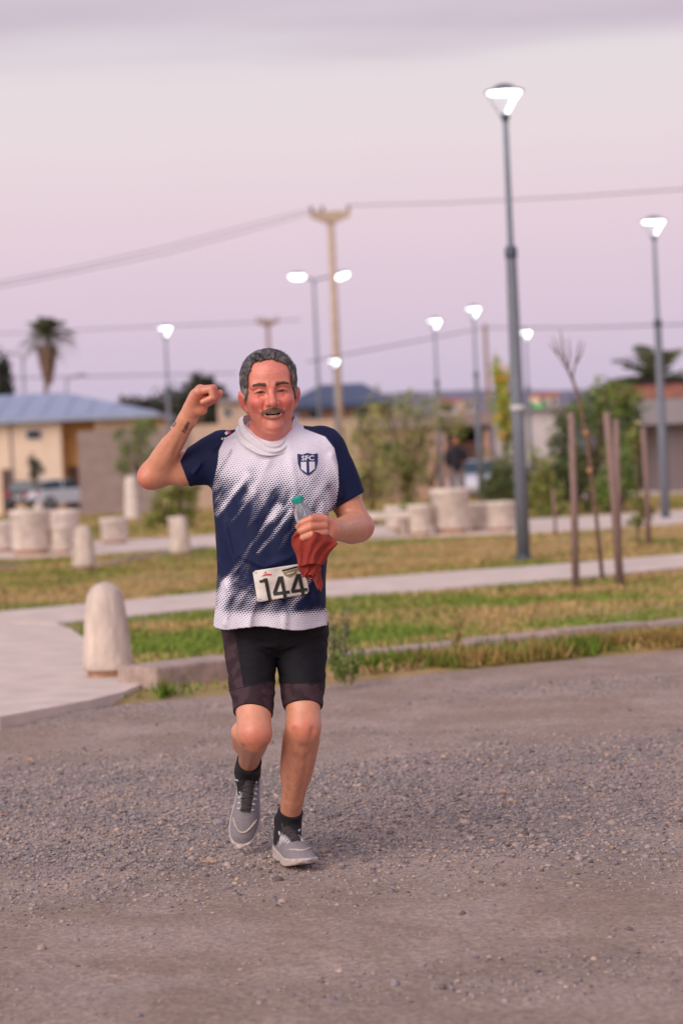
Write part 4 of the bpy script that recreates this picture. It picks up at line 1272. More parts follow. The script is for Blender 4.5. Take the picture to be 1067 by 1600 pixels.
# ---- skeleton (photo pixels + depth)
HD = J(421, 611, -.03)                                   # between the eyes, at ear depth
HR = rot(ry=-math.radians(4.4)) @ rot(rz=math.radians(5)) @ rot(rx=math.radians(2))
def H(x, y, z): return (HR @ _v(x, y, z) + HD).astype(np.float32)
NECK = J(426, 706, .03)
SHR, ELR, WRR = J(345, 713, .03), J(240, 742, .02), J(293, 655, -.11)
SHL, ELL, WRL = J(507, 708, .03), J(559, 824, .03), J(526, 829, -.17)
HIPR, KNR, ANR = J(390, 985, .03), J(398, 1146, -.19), J(387, 1200, .20)
HIPL, KNL, ANL = J(470, 985, .03), J(474, 1136, -.12), J(458, 1282, .07)

# ---- feet frames
def frame(f, up):
    f = np.array(f, float); f /= np.linalg.norm(f); up = np.array(up, float)
    l = np.cross(f, up); l /= np.linalg.norm(l); u = np.cross(l, f)
    return np.stack([l, f, u], 1).astype(np.float32)     # columns: lateral, forward, up
GR = np.array([_sr * 0, 0, 1.0])
_wf = np.array([.075, -.26, 0.0])
def to_r(v): return np.array([np.dot(v, RX), v[1], np.dot(v, RZ)])
UPW = to_r(np.array([0, 0, 1.0]))
FLR = frame(to_r(np.array([.080, -.255, 0.0])), UPW)      # planted foot, on the ground
_h = gnd(441, 1341) ; _hy = _h[1]
HEEL_L = (np.array([np.dot(_h - ROOT, RX), (_h - ROOT)[1], np.dot(_h - ROOT, RZ)])).astype(np.float32)
HEEL_L = HEEL_L + (UPW * .008).astype(np.float32)
FRR = frame((-.09, -.36, -.93), (.02, -.93, .36))         # swinging foot, toes down
HEEL_R = (ANR - FRR @ _v(0, .055, .085)).astype(np.float32)
ANL = (HEEL_L + FLR @ _v(0, .062, .105)).astype(np.float32) * .6 + ANL * .4

# ---- body
fistR = dict(m=[J(310, 612, -.185), J(310, 610, -.165), J(311, 609, -.143), J(313, 609, -.122)])
def head_sdf(P):
    q = (P - HD) @ HR
    q[:, 0] *= 1 + .15 * sstep(.005, -.08, q[:, 2]) - .08 * sstep(-.085, -.12, q[:, 2])
    X = np.abs(q[:, 0]); qs = np.stack([X, q[:, 1], q[:, 2]], 1)
    d = sd_ell(q, _v(0, .012, .036), (.0765, .096, .080))
    d = smin(d, sd_ell(q, _v(0, -.028, .04), (.066, .062, .055)), .03)               # forehead
    d = smin(d, sd_ell(q, _v(0, -.022, -.045), (.061, .068, .078)), .03)             # face
    d = smin(d, sd_ell(qs, _v(.030, -.016, -.074), (.031, .050, .038)), .03)         # jaw
    d = smin(d, sd_ell(qs, _v(.049, -.018, -.036), (.020, .045, .040)), .03)         # cheek side
    d = smin(d, sd_ell(q, _v(0, -.074, -.103), (.026, .020, .020)), .022)            # chin
    d = smin(d, sd_ell(q, _v(0, -.030, -.118), (.037, .048, .027)), .026)            # double chin
    d = smin(d, sd_ell(qs, _v(.040, -.069, -.032), (.025, .023, .021)), .018)        # cheeks
    d = smin(d, sd_cap(qs, _v(.008, -.086, .015), _v(.046, -.072, .018), .010, .009), .018)  # brow
    d = smin(d, sd_ell(q, _v(0, -.085, -.056), (.027, .018, .017)), .018)            # muzzle
    # eye hollows and lids
    d = smax(d, -sd_ell(qs, _v(.031, -.0955, -.001), (.019, .014, .0115)), .013)
    d = smin(d, sd_ell(qs, _v(.0315, -.073, -.0015), (.0165, .0135, .0125)), .005)
    # nose
    n = sd_chain(q, [_v(0, -.087, .008), _v(0, -.100, -.014), _v(0, -.1135, -.034)], [.0072, .0092, .0130])
    n = smin(n, sd_ell(qs, _v(.0150, -.0970, -.0375), (.0088, .012, .0082)), .006)
    d = smin(d, n, .010)
    d = smax(d, -sd_ell(qs, _v(.0078, -.107, -.0468), (.0042, .006, .0036)), .003)
    # folds
    d = d + groove(qs, [_v(.022, -.094, -.032), _v(.029, -.091, -.048), _v(.034, -.084, -.068), _v(.034, -.078, -.080)], .0046, .0078)
    d = d + groove(qs, [_v(.018, -.090, -.013), _v(.030, -.088, -.0185), _v(.044, -.076, -.016)], .0032, .0034)
    d = d + groove(qs, [_v(.018, -.092, .0075), _v(.032, -.090, .0095), _v(.046, -.078, .006)], .003, .0030)
    for zz in (.045, .056, .067):
        d = d + groove(qs, [_v(0, -.092, zz), _v(.026, -.084, zz + .002), _v(.044, -.070, zz - .002)], .003, .0015)
    d = d + groove(q, [_v(-.022, -.096, -.088), _v(0, -.100, -.0865), _v(.022, -.096, -.088)], .005, .0028)
    d = d + groove(q, [_v(-.04, -.078, -.112), _v(0, -.092, -.121), _v(.04, -.078, -.112)], .005, .0030)
    d = d + groove(qs, [_v(.052, -.074, .002), _v(.064, -.058, .008)], .0024, .0018) + groove(qs, [_v(.052, -.073, -.005), _v(.064, -.056, -.008)], .0024, .0018)
    # mouth: open smile with raised corners
    mz = q[:, 2] + .0695 - 5.5 * q[:, 0] ** 2
    lips = np.sqrt((np.sqrt((q[:, 0] / 3.3) ** 2 + mz ** 2) - .0084) ** 2 + ((q[:, 1] + .0965 - 6.5 * q[:, 0] ** 2) * .8) ** 2) - .0036
    d = smin(d, lips, .007)
    cav = np.sqrt((q[:, 0] / .0262) ** 2 + (mz / .0066) ** 2 + ((q[:, 1] + .098) / .024) ** 2)
    d = smax(d, -(cav - 1) * .007, .002)
    # eye slits
    ez = q[:, 2] + .0015 + 14 * (X - .0315) ** 2
    sl = np.sqrt(((X - .0315) / .0135) ** 2 + (ez / .0025) ** 2 + ((q[:, 1] + .088) / .012) ** 2)
    d = smax(d, -(sl - 1) * .003, .0015)
    # ears
    Re = rot(rz=-.45, ry=.10)
    e = sd_ell(qs, _v(.083, .014, -.026), (.0085, .021, .033), Re)
    e = smin(e, sd_ell(qs, _v(.078, .004, -.052), (.007, .010, .012)), .008)
    e = smax(e, -sd_ell(qs, _v(.093, .004, -.023), (.008, .010, .020), Re), .004)
    d = smin(d, e, .006)
    return d
def hand_fist(P):
    d = sd_cap(P, WRR, J(306, 632, -.13), .027, .029)
    pal = smin(sd_cap(P, J(300, 640, -.13), fistR['m'][0], .020, .015), sd_cap(P, J(300, 638, -.10), fistR['m'][3], .020, .016), .02)
    d = smin(d, pal, .015)
    d = smin(d, sd_ell(P, J(313, 640, -.145), (.021, .018, .018)), .012)
    d = smin(d, sd_ell(P, J(306, 622, -.14), (.020, .032, .028)), .012)
    d = smin(d, sd_ell(P, J(319, 621, -.135), (.023, .042, .020)), .008)
    fs = None
    for i, (a, dd) in enumerate(zip(fistR['m'], (-.188, -.168, -.146, -.124))):
        r = (.0100, .0112, .0118, .0115)[i]; k = i * 2.2
        e = sd_chain(P, [a, J(330 + k * .6, 608 - k * .2, dd - .006), J(333 + k * .5, 621 - k * .5, dd - .008), J(317 + k * .3, 628 - k * .5, dd - .002)], [r * 1.1, r, r * .95, r * .85])
        fs = e if fs is None else smin(fs, e, .0022)
    d = smin(d, fs, .004)
    th = sd_chain(P, [J(306, 640, -.09), J(322, 630, -.085), J(338, 622, -.10), J(344, 614, -.115)], [.017, .013, .0115, .010])
    return smin(d, th, .006)
def hand_grip(P):
    k0, k1 = J(507, 814, -.245), J(510, 840, -.245)
    d = sd_cap(P, WRL, J(519, 828, -.21), .028, .026)
    d = smin(d, smin(sd_cap(P, J(522, 822, -.19), k0, .019, .0145), sd_cap(P, J(522, 834, -.19), k1, .019, .0135), .02), .014)
    d = smin(d, sd_ell(P, J(513, 827, -.225), (.020, .022, .027)), .012)
    fs = None
    for i, (a, b_, c_, t_) in enumerate((((507, 813, -.248), (486, 811, -.279), (472, 817, -.272), (466, 823, -.250)),
                                         ((506, 822, -.256), (485, 823, -.286), (471, 829, -.276), (467, 833, -.252)),
                                         ((507, 832, -.256), (487, 835, -.284), (474, 840, -.274), (470, 842, -.250)),
                                         ((510, 841, -.250), (492, 845, -.272), (481, 849, -.264), (477, 850, -.245)))):
        r = (.0112, .0115, .0110, .0095)[i]
        e = sd_chain(P, [J(*a), J(*b_), J(*c_), J(*t_)], [r * 1.12, r, r * .93, r * .82])
        fs = e if fs is None else smin(fs, e, .0022)
    d = smin(d, fs, .004)
    th = sd_chain(P, [J(519, 820, -.19), J(503, 809, -.212), J(487, 809, -.236), J(475, 815, -.243)], [.016, .0135, .0115, .0095])
    return smin(d, th, .005)
def arm_R(P):
    d = sd_cap(P, SHR, ELR, .058, .038)
    mid = (ELR * .72 + WRR * .28)
    f = sd_chain(P, [ELR, mid, ELR * .3 + WRR * .7, WRR], [.036, .0385, .031, .026])
    f = smin(f, sd_ell(P, J(229, 748, .0), (.022, .026, .022)), .025)
    for (a0, b0, c0), (a1, b1, c1), dp in (((252, 712, -.07), (283, 668, -.135), .0028), ((268, 716, -.05), (291, 672, -.13), .0030), ((244, 736, -.05), (262, 700, -.09), .0022)):
        f = f + groove(P, [J(a0, b0, c0), J(a1, b1, c1)], .0075, dp)
    return smin(smin(d, f, .03), sd_ell(P, J(286, 738, .02), (.05, .042, .04), rot(ry=.35)), .02)
def arm_L(P):
    d = sd_cap(P, SHL, ELL, .056, .042)
    f = sd_chain(P, [ELL, ELL * .7 + WRL * .3, ELL * .3 + WRL * .7, WRL], [.042, .047, .037, .028])
    for (a0, b0, c0), (a1, b1, c1), dp in (((566, 812, -.03), (532, 818, -.19), .0028), ((568, 836, -.03), (535, 840, -.18), .0026)):
        f = f + groove(P, [J(a0, b0, c0), J(a1, b1, c1)], .0075, dp)
    return smin(smin(d, f, .018), sd_ell(P, J(570, 822, .05), (.022, .026, .026)), .025)
def leg(P, hip, kn, an, s):
    t = sd_chain(P, [hip, hip * .45 + kn * .55, kn], [.072, .060, .0455])
    c_ = sd_chain(P, [kn, kn * .68 + an * .32, kn * .3 + an * .7, an], [.0455, .0455, .036, .0295] if s > 0 else [.042, .037, .033, .029])
    sh = (an - kn) / np.linalg.norm(an - kn); th = (kn - hip) / np.linalg.norm(kn - hip)
    bk = np.cross(np.array([1.0, 0, 0]), sh); bk = bk / np.linalg.norm(bk); bk = bk if np.dot(bk, th) < 0 or bk[1] > 0 else -bk
    if bk[1] < 0 and abs(bk[1]) > abs(bk[2]): bk = -bk
    L = np.linalg.norm(an - kn)
    for sx, off, r in (((-.021, .30, .034), (.021, .33, .036)) if s > 0 else ((-.034, .34, .035), (.024, .36, .034))):
        c0 = kn + sh * L * off + bk * .026 + np.array([sx, 0, 0])
        c_ = smin(c_, sd_cap(P, (c0 - sh * .06).astype(np.float32), (c0 + sh * .07).astype(np.float32), r * .9, r * .7), .03)
    d = smin(t, c_, .03)
    fr = -bk
    d = smin(d, sd_ell(P, (kn + fr * .026 + th * .004).astype(np.float32), (.022, .019, .027)), .014)        # kneecap
    d = smin(d, sd_ell(P, (kn - th * .075 + fr * .022 + np.array([.008, 0, 0])).astype(np.float32), (.022, .022, .045)), .03)
    d = smin(d, sd_ell(P, (kn + sh * .055 + fr * .022).astype(np.float32), (.016, .018, .02)), .025)
    d = d + groove(P, [(kn + fr * .05 + np.array([-.026, 0, .02])).astype(np.float32), (kn + fr * .05 + np.array([-.024, 0, -.026])).astype(np.float32)], .009, .0055)
    d = d + groove(P, [(kn + fr * .05 + np.array([.028, 0, .02])).astype(np.float32), (kn + fr * .05 + np.array([.026, 0, -.026])).astype(np.float32)], .009, .0055)
    for sx, dp in ((-.020, .0030), (.024, .0034)):          # hollows beside the shin bone
        p0 = kn + sh * .07 + fr * .040 + np.array([sx, 0, 0]); p1 = kn * .3 + an * .7 + fr * .030 + np.array([sx * .8, 0, 0])
        d = d + groove(P, [p0.astype(np.float32), p1.astype(np.float32)], .010, dp)
    d = d + groove(P, [(kn - th * .12 + fr * .055).astype(np.float32), (kn - th * .035 + fr * .05).astype(np.float32)], .012, .003)
    for sx in (-1, 1):
        d = smin(d, sd_ell(P, (an + np.array([sx * .022, 0, 0])).astype(np.float32), (.011, .012, .012)), .012)
    return d
TORSO = sm_interp([(J(425, 652)[2], J(425, 652)[0], .02, .04, .045), (J(425, 672)[2], J(425, 672)[0], .02, .075, .062), (J(426, 700)[2], J(426, 700)[0], .015, .14, .085),
                   (J(428, 740)[2], J(428, 740)[0], .01, .155, .105), (J(429, 800)[2], J(429, 800)[0], -.005, .155, .115), (J(427, 880)[2], J(427, 880)[0], -.015, .140, .118),
                   (J(427, 960)[2], J(427, 960)[0], -.0, .145, .11), (J(429, 1010)[2], J(429, 1010)[0], .02, .13, .10)])
def foot(P, heel, R):
    a = heel + R @ _v(0, .05, .045); b_ = heel + R @ _v(0, .17, .035); c_ = heel + R @ _v(0, .23, .025)
    return smin(sd_chain(P, [a, b_, c_], [.024, .026, .016]), sd_cap(P, heel + R @ _v(0, .06, .11), a, .028, .026), .02)
def near(P, f, lo, hi, m=.045):
    """f only where P is close to its bounding box; further off a safe lower bound"""
    q = np.maximum(np.maximum(np.asarray(lo, np.float32) - P, P - np.asarray(hi, np.float32)), 0)
    e = np.linalg.norm(q, axis=1)
    r = (e + .03).astype(np.float32)
    k = e < m
    if k.any(): r[k] = f(P[k])
    return r
def bb(pts, pad):
    a = np.stack(pts); return a.min(0) - pad, a.max(0) + pad
_BH = bb([HD], .0); _BH = (_BH[0] - _v(.1, .12, .165), _BH[1] + _v(.1, .115, .125))
def body_sdf(P):
    d = smin(near(P, head_sdf, *_BH), sd_cap(P, H(0, .022, -.05), NECK, .047, .060), .022)
    d = smin(d, sections(P, TORSO), .04)
    d = smin(d, smin(near(P, arm_R, *bb([SHR, ELR, WRR], .06)), near(P, hand_fist, *bb([WRR, J(345, 603, -.2), J(300, 645, -.06)], .03)), .012), .03)
    d = smin(d, smin(near(P, arm_L, *bb([SHL, ELL, WRL], .06)), near(P, hand_grip, *bb([WRL, J(463, 800, -.3), J(520, 853, -.19)], .02)), .012), .03)
    d = smin(d, near(P, lambda Q: leg(Q, HIPR, KNR, ANR, -1), *bb([HIPR, KNR, ANR], .09)), .03)
    d = smin(d, near(P, lambda Q: leg(Q, HIPL, KNL, ANL, 1), *bb([HIPL, KNL, ANL], .09)), .03)
    d = smin(d, near(P, lambda Q: foot(Q, HEEL_L, FLR), *bb([HEEL_L, HEEL_L + FLR @ _v(0, .25, .12)], .06)), .015)
    d = smin(d, near(P, lambda Q: foot(Q, HEEL_R, FRR), *bb([HEEL_R, HEEL_R + FRR @ _v(0, .25, .12)], .06)), .015)
    return d
import time as _time
_t0 = _time.time()
hx, hz = HD[0], HD[2]
fzL = J(490, 830)[2]
gxs = grid_axis(J(205, 700)[0], J(592, 700)[0], .0038, [(hx - .1, hx + .1, .0017), (J(462, 800)[0], J(530, 800)[0], .0026), (J(290, 640)[0], J(350, 640)[0], .0026)])
gys = grid_axis(-.32, .38, .0038, [(HD[1] - .125, HD[1] - .055, .0017), (-.30, -.155, .0026)])
gzs = grid_axis(-.03, J(420, 556)[2] + .02, .0038, [(hz - .15, hz + .03, .0017), (fzL - .06, fzL + .06, .0026)])
BV, BF = mesh_sdf(body_sdf, gxs, gys, gzs)
print('body', len(BV), len(BF), gxs.shape, gys.shape, gzs.shape, round(_time.time() - _t0, 1))

runner = empty('person', tuple(ROOT), 'smiling grey-haired runner in blue and white shirt with raised fist, running towards us', 'person')
runner.rotation_euler = (0, ROLL, 0)
# skin tone: natural blotches, flushed cheeks, ears, knuckles, elbows and knees
def blob(P, c, r): return np.exp(-((np.linalg.norm(P - c, axis=1) / r) ** 2))
def skin_colors(V):
    base = np.tile(np.array(srgb(216, 150, 119)), (len(V), 1))
    hm = (sstep(NECK[2] - .03, NECK[2] + .02, V[:, 2]) * (np.linalg.norm(V - HD, axis=1) < .22))[:, None]
    base = base * (1 - hm) + np.array(srgb(226, 154, 130)) * hm
    red = np.array(srgb(212, 80, 76)); pale = np.array(srgb(226, 164, 136)); brown = np.array(srgb(160, 104, 80)); dark = np.array(srgb(44, 30, 28))
    q = (V - HD) @ HR; X = np.abs(q[:, 0])
    qs = np.stack([X, q[:, 1], q[:, 2]], 1)
    head = sstep(NECK[2] - .03, NECK[2] + .02, V[:, 2]) * (np.linalg.norm(V - HD, axis=1) < .24)
    r = .28 * head
    for c, rad, w in ((_v(.042, -.07, -.034), .034, .75), (_v(0, -.11, -.03), .022, .5), (_v(.085, .01, -.03), .032, .7), (_v(0, -.03, -.15), .055, .35), (_v(0, -.09, .05), .045, .18), (_v(0, -.09, -.1), .022, .2)):
        r = np.maximum(r, w * blob(qs, c, rad)) + .25 * np.minimum(r, w * blob(qs, c, rad))
    for c, rad, w in ((J(221, 750, 0), .04, .45), (J(330, 608, -.16), .04, .5), (J(312, 625, -.17), .04, .3), (KNR + _v(0, -.04, -.01), .045, .42), (KNL + _v(0, -.04, 0), .04, .40), (J(490, 818, -.26), .04, .45), (J(512, 820, -.24), .035, .4), (J(575, 828, .0), .05, .3)):
        r = np.maximum(r, w * blob(V, c, rad))
    n = fbm(V, 28, 71, 3); n2 = fbm(V, 110, 72, 3)
    r = np.clip(r + (n - .5) * .22 * (r + .25), 0, 1)[:, None]
    c = base * (1 - r) + red * r
    legz = sstep(KNL[2] + .03, KNL[2] - .10, V[:, 2])[:, None]
    c = c * (1 - .32 * legz) + brown * .32 * legz
    c = c * (.88 + .24 * n2)[:, None]
    hairy = (sstep(KNL[2] + .0, KNL[2] - .06, V[:, 2]) * sstep(.45, .75, vnoise(V, (150, 150, 70), 75)) * .13)[:, None]
    c = c * (1 - hairy) + np.array(srgb(96, 66, 54)) * hairy
    # stubble shade, lips, mouth inside, lash lines
    st = (blob(qs, _v(.03, -.07, -.09), .034) * .22 * head)[:, None]
    c = c * (1 - st) + np.array(srgb(150, 104, 92)) * st
    mz = q[:, 2] + .0695 - 5.5 * q[:, 0] ** 2
    rl = np.sqrt((q[:, 0] / 3.3) ** 2 + mz ** 2)
    lip = (np.exp(-((rl - .0094) / .0032) ** 2) * (q[:, 1] < -.075) * (X < .036) * .55)[:, None]
    c = c * (1 - lip) + np.array(srgb(176, 84, 80)) * lip
    cav = np.sqrt((q[:, 0] / .0262) ** 2 + (mz / .0070) ** 2)
    inn = ((cav < 1.0) & (q[:, 1] < -.05) & (q[:, 1] > -.0935 + 6.0 * q[:, 0] ** 2))[:, None]
    c = np.where(inn, np.array(srgb(70, 22, 24)), c)
    ez = q[:, 2] + .0015 + 14 * (X - .0315) ** 2
    sl = np.sqrt(((X - .0315) / .0145) ** 2 + (ez / .0044) ** 2)
    ash = (np.exp(-(np.maximum(sl - .85, 0) / .30) ** 2) * (q[:, 1] < -.06) * np.where(ez > 0, .85, .4))[:, None]
    c = c * (1 - ash) + dark * ash
    # forearm tattoo: two short bands of script
    ab = WRR - ELR; L = np.linalg.norm(ab); u = ((V - ELR) @ ab) / (L * L)
    px, py = J2(V)
    def line(x0, y0, x1, y1, w):
        d_ = np.array([x1 - x0, y1 - y0], float); l = np.linalg.norm(d_); d_ /= l
        a = (px - x0) * d_[0] + (py - y0) * d_[1]; b_ = -(px - x0) * d_[1] + (py - y0) * d_[0]
        g = fbm(np.stack([a, b_, a * 0], 1), (.42, .35, 1), 77, 2)
        return (a > 0) & (a < l) & (np.abs(b_) < w * (.6 + .8 * g)) & (g > .34)
    front = V[:, 1] < (ELR[1] + (WRR[1] - ELR[1]) * u) + .004
    tat = (line(254, 682, 276, 659, 2.3) | line(287, 676, 297, 657, 2.6)) & front & (u > .3) & (u < 1.1) & (np.linalg.norm(V - ELR - u[:, None] * ab, axis=1) < .06)
    c = np.where(tat[:, None], c * .25 + np.array(srgb(52, 48, 58)) * .75, c)
    return np.clip(c, 0, 1)
M['skin'] = mat('skin', (.6, .3, .2), .38, 0, 30, .22, 330, vcol='Col', sss=.06, spec=.5, bdist=.003)
body = add('body', (BV, BF), M['skin'], runner, True)
pcol(body, skin_colors(BV))

# eyes, teeth
def uvsphere(c, r, n=20):
    pr = [(r * math.sin(math.pi * i / (n // 2)), -r * math.cos(math.pi * i / (n // 2))) for i in range(1, n // 2)]
    return lathe([(1e-4, -r)] + pr + [(1e-4, r)], n, c)
M['eye'] = mat('eye', srgb(58, 40, 34), .12, vcol='Col')
for s in (-1, 1):
    V, F = uvsphere((0, 0, 0), .0122, 40)
    c_ = H(s * .0315, -.0735, -.0015)
    me_ = add('eye', (V + c_, F), M['eye'], runner, True)
    gz_ = HR @ _v(-.12, -1, .02); gz_ = gz_ / np.linalg.norm(gz_)
    ca_ = (V @ gz_) / .0122
    pcol(me_, np.where((ca_ > .80)[:, None], np.array(srgb(48, 32, 28)), np.array(srgb(146, 116, 110))))
def curved_strip(fn, nu, nv):
    V = [fn(i / nu, j / nv) for i in range(nu + 1) for j in range(nv + 1)]
    F = [(i * (nv + 1) + j, (i + 1) * (nv + 1) + j, (i + 1) * (nv + 1) + j + 1, i * (nv + 1) + j + 1) for i in range(nu) for j in range(nv)]
    return np.array(V), F
M['teeth'] = mat('teeth', srgb(240, 214, 186), .35, .05, 300)
def teeth(z0, z1, w, dep):
    def fn(u, v):
        x = (u - .5) * 2 * w
        t_ = abs(math.sin(u * math.pi * 5.5)) * .0006
        return H(x, dep + 11 * x * x - t_, z0 + (z1 - z0) * v + 5.5 * x * x - .0695)
    return curved_strip(fn, 30, 3)
add('upper_teeth', teeth(.0026, .0076, .020, -.0880), M['teeth'], runner, True)
add('lower_teeth', teeth(-.0078, -.0018, .0175, -.0868), M['teeth'], runner, True)

# ---- hair
def hair_mask(q):
    X = np.abs(q[:, 0])
    fh = ((X / .0655) ** 2.6 + (np.abs(q[:, 2] + .005 - .018 * (q[:, 0] > 0) * 0) / .093) ** 2.6) ** (1 / 2.6)       # face window seen from the front
    face = np.where(q[:, 1] < .005, (1 - fh) * .07, -1.0)
    return face
def hair_sdf(P):
    q = (P - HD) @ HR; X = np.abs(q[:, 0]); qs = np.stack([X, q[:, 1], q[:, 2]], 1)
    d = sd_ell(q, _v(0, .014, .038), (.0835, .106, .0875))
    d = smin(d, sd_ell(q, _v(0, -.022, .072), (.058, .055, .040)), .02)
    d = smin(d, sd_ell(qs, _v(.058, .02, -.012), (.020, .050, .050)), .02)
    sk = smin(sd_ell(q, _v(0, .012, .036), (.0765, .096, .080)), sd_ell(q, _v(0, -.028, .04), (.066, .062, .055)), .03)
    sk = smin(sk, sd_ell(q, _v(0, -.022, -.045), (.061, .068, .078)), .03)
    d = smin(d, sk - .0075, .006)
    d = d + (vnoise(q @ rot(rz=.5), (190, 22, 60), 5) - .5) * .003 + (vnoise(q @ rot(rz=.5), (70, 14, 30), 6) - .5) * .003
    fx = ((X / (.0660 + .005 * vnoise(q, (1, 1, 120), 8))) ** 2.8 + (np.abs(q[:, 2] + .002) / (.0885 + .010 * vnoise(q, (90, 1, 1), 7) + .08 * (X - .028) * (X > .028) * (X < .06))) ** 2.8) ** (1 / 2.8)
    d = smax(d, np.where(q[:, 1] < .03, (1 - fx) * .06 , -1), .006)                                     # clear the face
    d = smax(d, np.where(q[:, 1] < .000, (-.028 - q[:, 2]), -.06 - q[:, 2] + .0), .006)                 # sideburns / nape
    d = smax(d, -sd_ell(qs, _v(.088, .004, -.030), (.020, .026, .034)), .004)                           # free the ears
    return d
hxs = grid_axis(hx - .12, hx + .12, .0022); hys = grid_axis(HD[1] - .12, HD[1] + .15, .0024); hzs = grid_axis(hz - .08, hz + .15, .0022)
HV, HF = mesh_sdf(hair_sdf, hxs, hys, hzs)
M['hair'] = mat('hair', (.08, .075, .075), .55, 0, 10, vcol='Col', spec=.2)
hairp = add('hair', (HV, HF), M['hair'], runner, True)
hq = (HV - HD) @ HR
def hair_col(q, n):
    side = sstep(.045, .075, np.abs(q[:, 0])) * sstep(.06, .0, q[:, 2])
    g = np.clip(vnoise(q @ rot(rz=.5), (240, 26, 120), 15) * 1.1 - .25 + .7 * side + n, 0, 1)[:, None]
    return np.array(srgb(30, 25, 25)) * (1 - g) + np.array(srgb(152, 145, 143)) * g
pcol(hairp, hair_col(hq, 0))
def strands(roots, dirs, normals, length, width, lift, curl, seed, seg=5):
    rg = np.random.default_rng(seed); n = len(roots)
    L = length * rg.uniform(.6, 1.25, n); w = width * rg.uniform(.7, 1.3, n)
    side = np.cross(dirs, normals); side /= np.linalg.norm(side, axis=1, keepdims=True) + 1e-9
    V = []
    for k in range(seg):
        u = k / (seg - 1)
        c = roots + dirs * (L * u)[:, None] + normals * ((lift * math.sin(u * 2.2) - curl * u * u) * (L / length))[:, None]
        ww = (w * (1 - .85 * u))[:, None]
        V.append(c - side * ww); V.append(c + side * ww)
    V = np.stack(V, 1)
    base = np.array([[2 * k, 2 * k + 1, 2 * k + 3, 2 * k + 2] for k in range(seg - 1)])
    F = (base[None] + (np.arange(n) * 2 * seg)[:, None, None]).reshape(-1, 4)
    return V.reshape(-1, 3), F
def vnormals(V, F):
    n = np.cross(V[F[:, 2]] - V[F[:, 0]], V[F[:, 3]] - V[F[:, 1]])
    N = np.zeros_like(V)
    for k in range(4): np.add.at(N, F[:, k], n)
    return N / (np.linalg.norm(N, axis=1, keepdims=True) + 1e-9)
HN = vnormals(HV, HF)
rg = np.random.default_rng(3)
fwin = (np.abs(hq[:, 0]) / .0665) ** 2.8 + (np.abs(hq[:, 2] + .002) / .0915) ** 2.8
ok = np.where((hq[:, 1] < .09) & ((fwin > 1) | (hq[:, 1] > .0)) & (hq[:, 2] > -.028))[0]
sel = rg.choice(ok, min(16000, len(ok)), replace=False)
q = hq[sel]
flow = np.stack([np.sign(q[:, 0]) * .15 + .22 * (q[:, 2] > .05) + rg.normal(0, .22, len(sel)), .85 + rg.normal(0, .2, len(sel)), np.where(q[:, 2] > .05, .25, -.75) + rg.normal(0, .2, len(sel))], 1)
tm = (q[:, 1] < .02) & (q[:, 2] < .05) & (np.abs(q[:, 0]) > .05)
flow[tm] = np.stack([rg.normal(0, .05, tm.sum()), .30 + rg.normal(0, .12, tm.sum()), -1 + 0 * q[tm, 0]], 1)
flow = flow @ HR.T
nn = HN[sel]
flow = flow - nn * (flow * nn).sum(1, keepdims=True); flow /= np.linalg.norm(flow, axis=1, keepdims=True)
SV, SF = strands(HV[sel] - nn * .0006, flow, nn, .022, .00045, .0016, .0040, 4)
so = add('hair_strands', (SV, SF), M['hair'], hairp)
pcol(so, np.repeat(hair_col(q, rg.normal(0, .25, len(sel))), 10, 0))
sel2 = rg.choice(ok, min(5000, len(ok)), replace=False); q2 = hq[sel2]; n2_ = HN[sel2]
fl2 = np.stack([np.sign(q2[:, 0]) * .12 + .2 * (q2[:, 2] > .05) + rg.normal(0, .07, len(sel2)), .9 + rg.normal(0, .12, len(sel2)), np.where(q2[:, 2] > .05, .2, -.7) + rg.normal(0, .12, len(sel2))], 1)
tm = (q2[:, 1] < .02) & (q2[:, 2] < .05) & (np.abs(q2[:, 0]) > .05)
fl2[tm] = np.stack([0 * q2[tm, 0], .30 + 0 * q2[tm, 0], -1 + 0 * q2[tm, 0]], 1)
fl2 = fl2 @ HR.T
fl2 = fl2 - n2_ * (fl2 * n2_).sum(1, keepdims=True); fl2 /= np.linalg.norm(fl2, axis=1, keepdims=True)
LV, LF = strands(HV[sel2] - n2_ * .0004, fl2, n2_, .026, .0012, .0012, .0048, 6, 6)
lo_ = add('hair_locks', (LV, LF), M['hair'], hairp, True)
pcol(lo_, np.repeat(hair_col(q2, rg.normal(-.04, .30, len(sel2))), 12, 0))
edge_ = np.where((fwin > .96) & (fwin < 1.30) & (hq[:, 1] < -.01) & (hq[:, 2] > -.02))[0]
sel3 = rg.choice(edge_, min(900, len(edge_)), replace=False); q3 = hq[sel3]; n3_ = HN[sel3]
fl3 = np.stack([-q3[:, 0] * 7 + rg.normal(0, .5, len(sel3)), rg.normal(0, .3, len(sel3)), -.35 - .8 * (np.abs(q3[:, 0]) > .05) + rg.normal(0, .3, len(sel3))], 1) @ HR.T
fl3 = fl3 - n3_ * (fl3 * n3_).sum(1, keepdims=True); fl3 /= np.linalg.norm(fl3, axis=1, keepdims=True) + 1e-9
EV, EF = strands(HV[sel3] - n3_ * .001, fl3, n3_, .012, .0005, .0004, .0052, 8, 5)
eo_ = add('hairline', (EV, EF), M['hair'], hairp, True)
pcol(eo_, np.repeat(hair_col(q3, rg.normal(0, .2, len(sel3))), 10, 0))
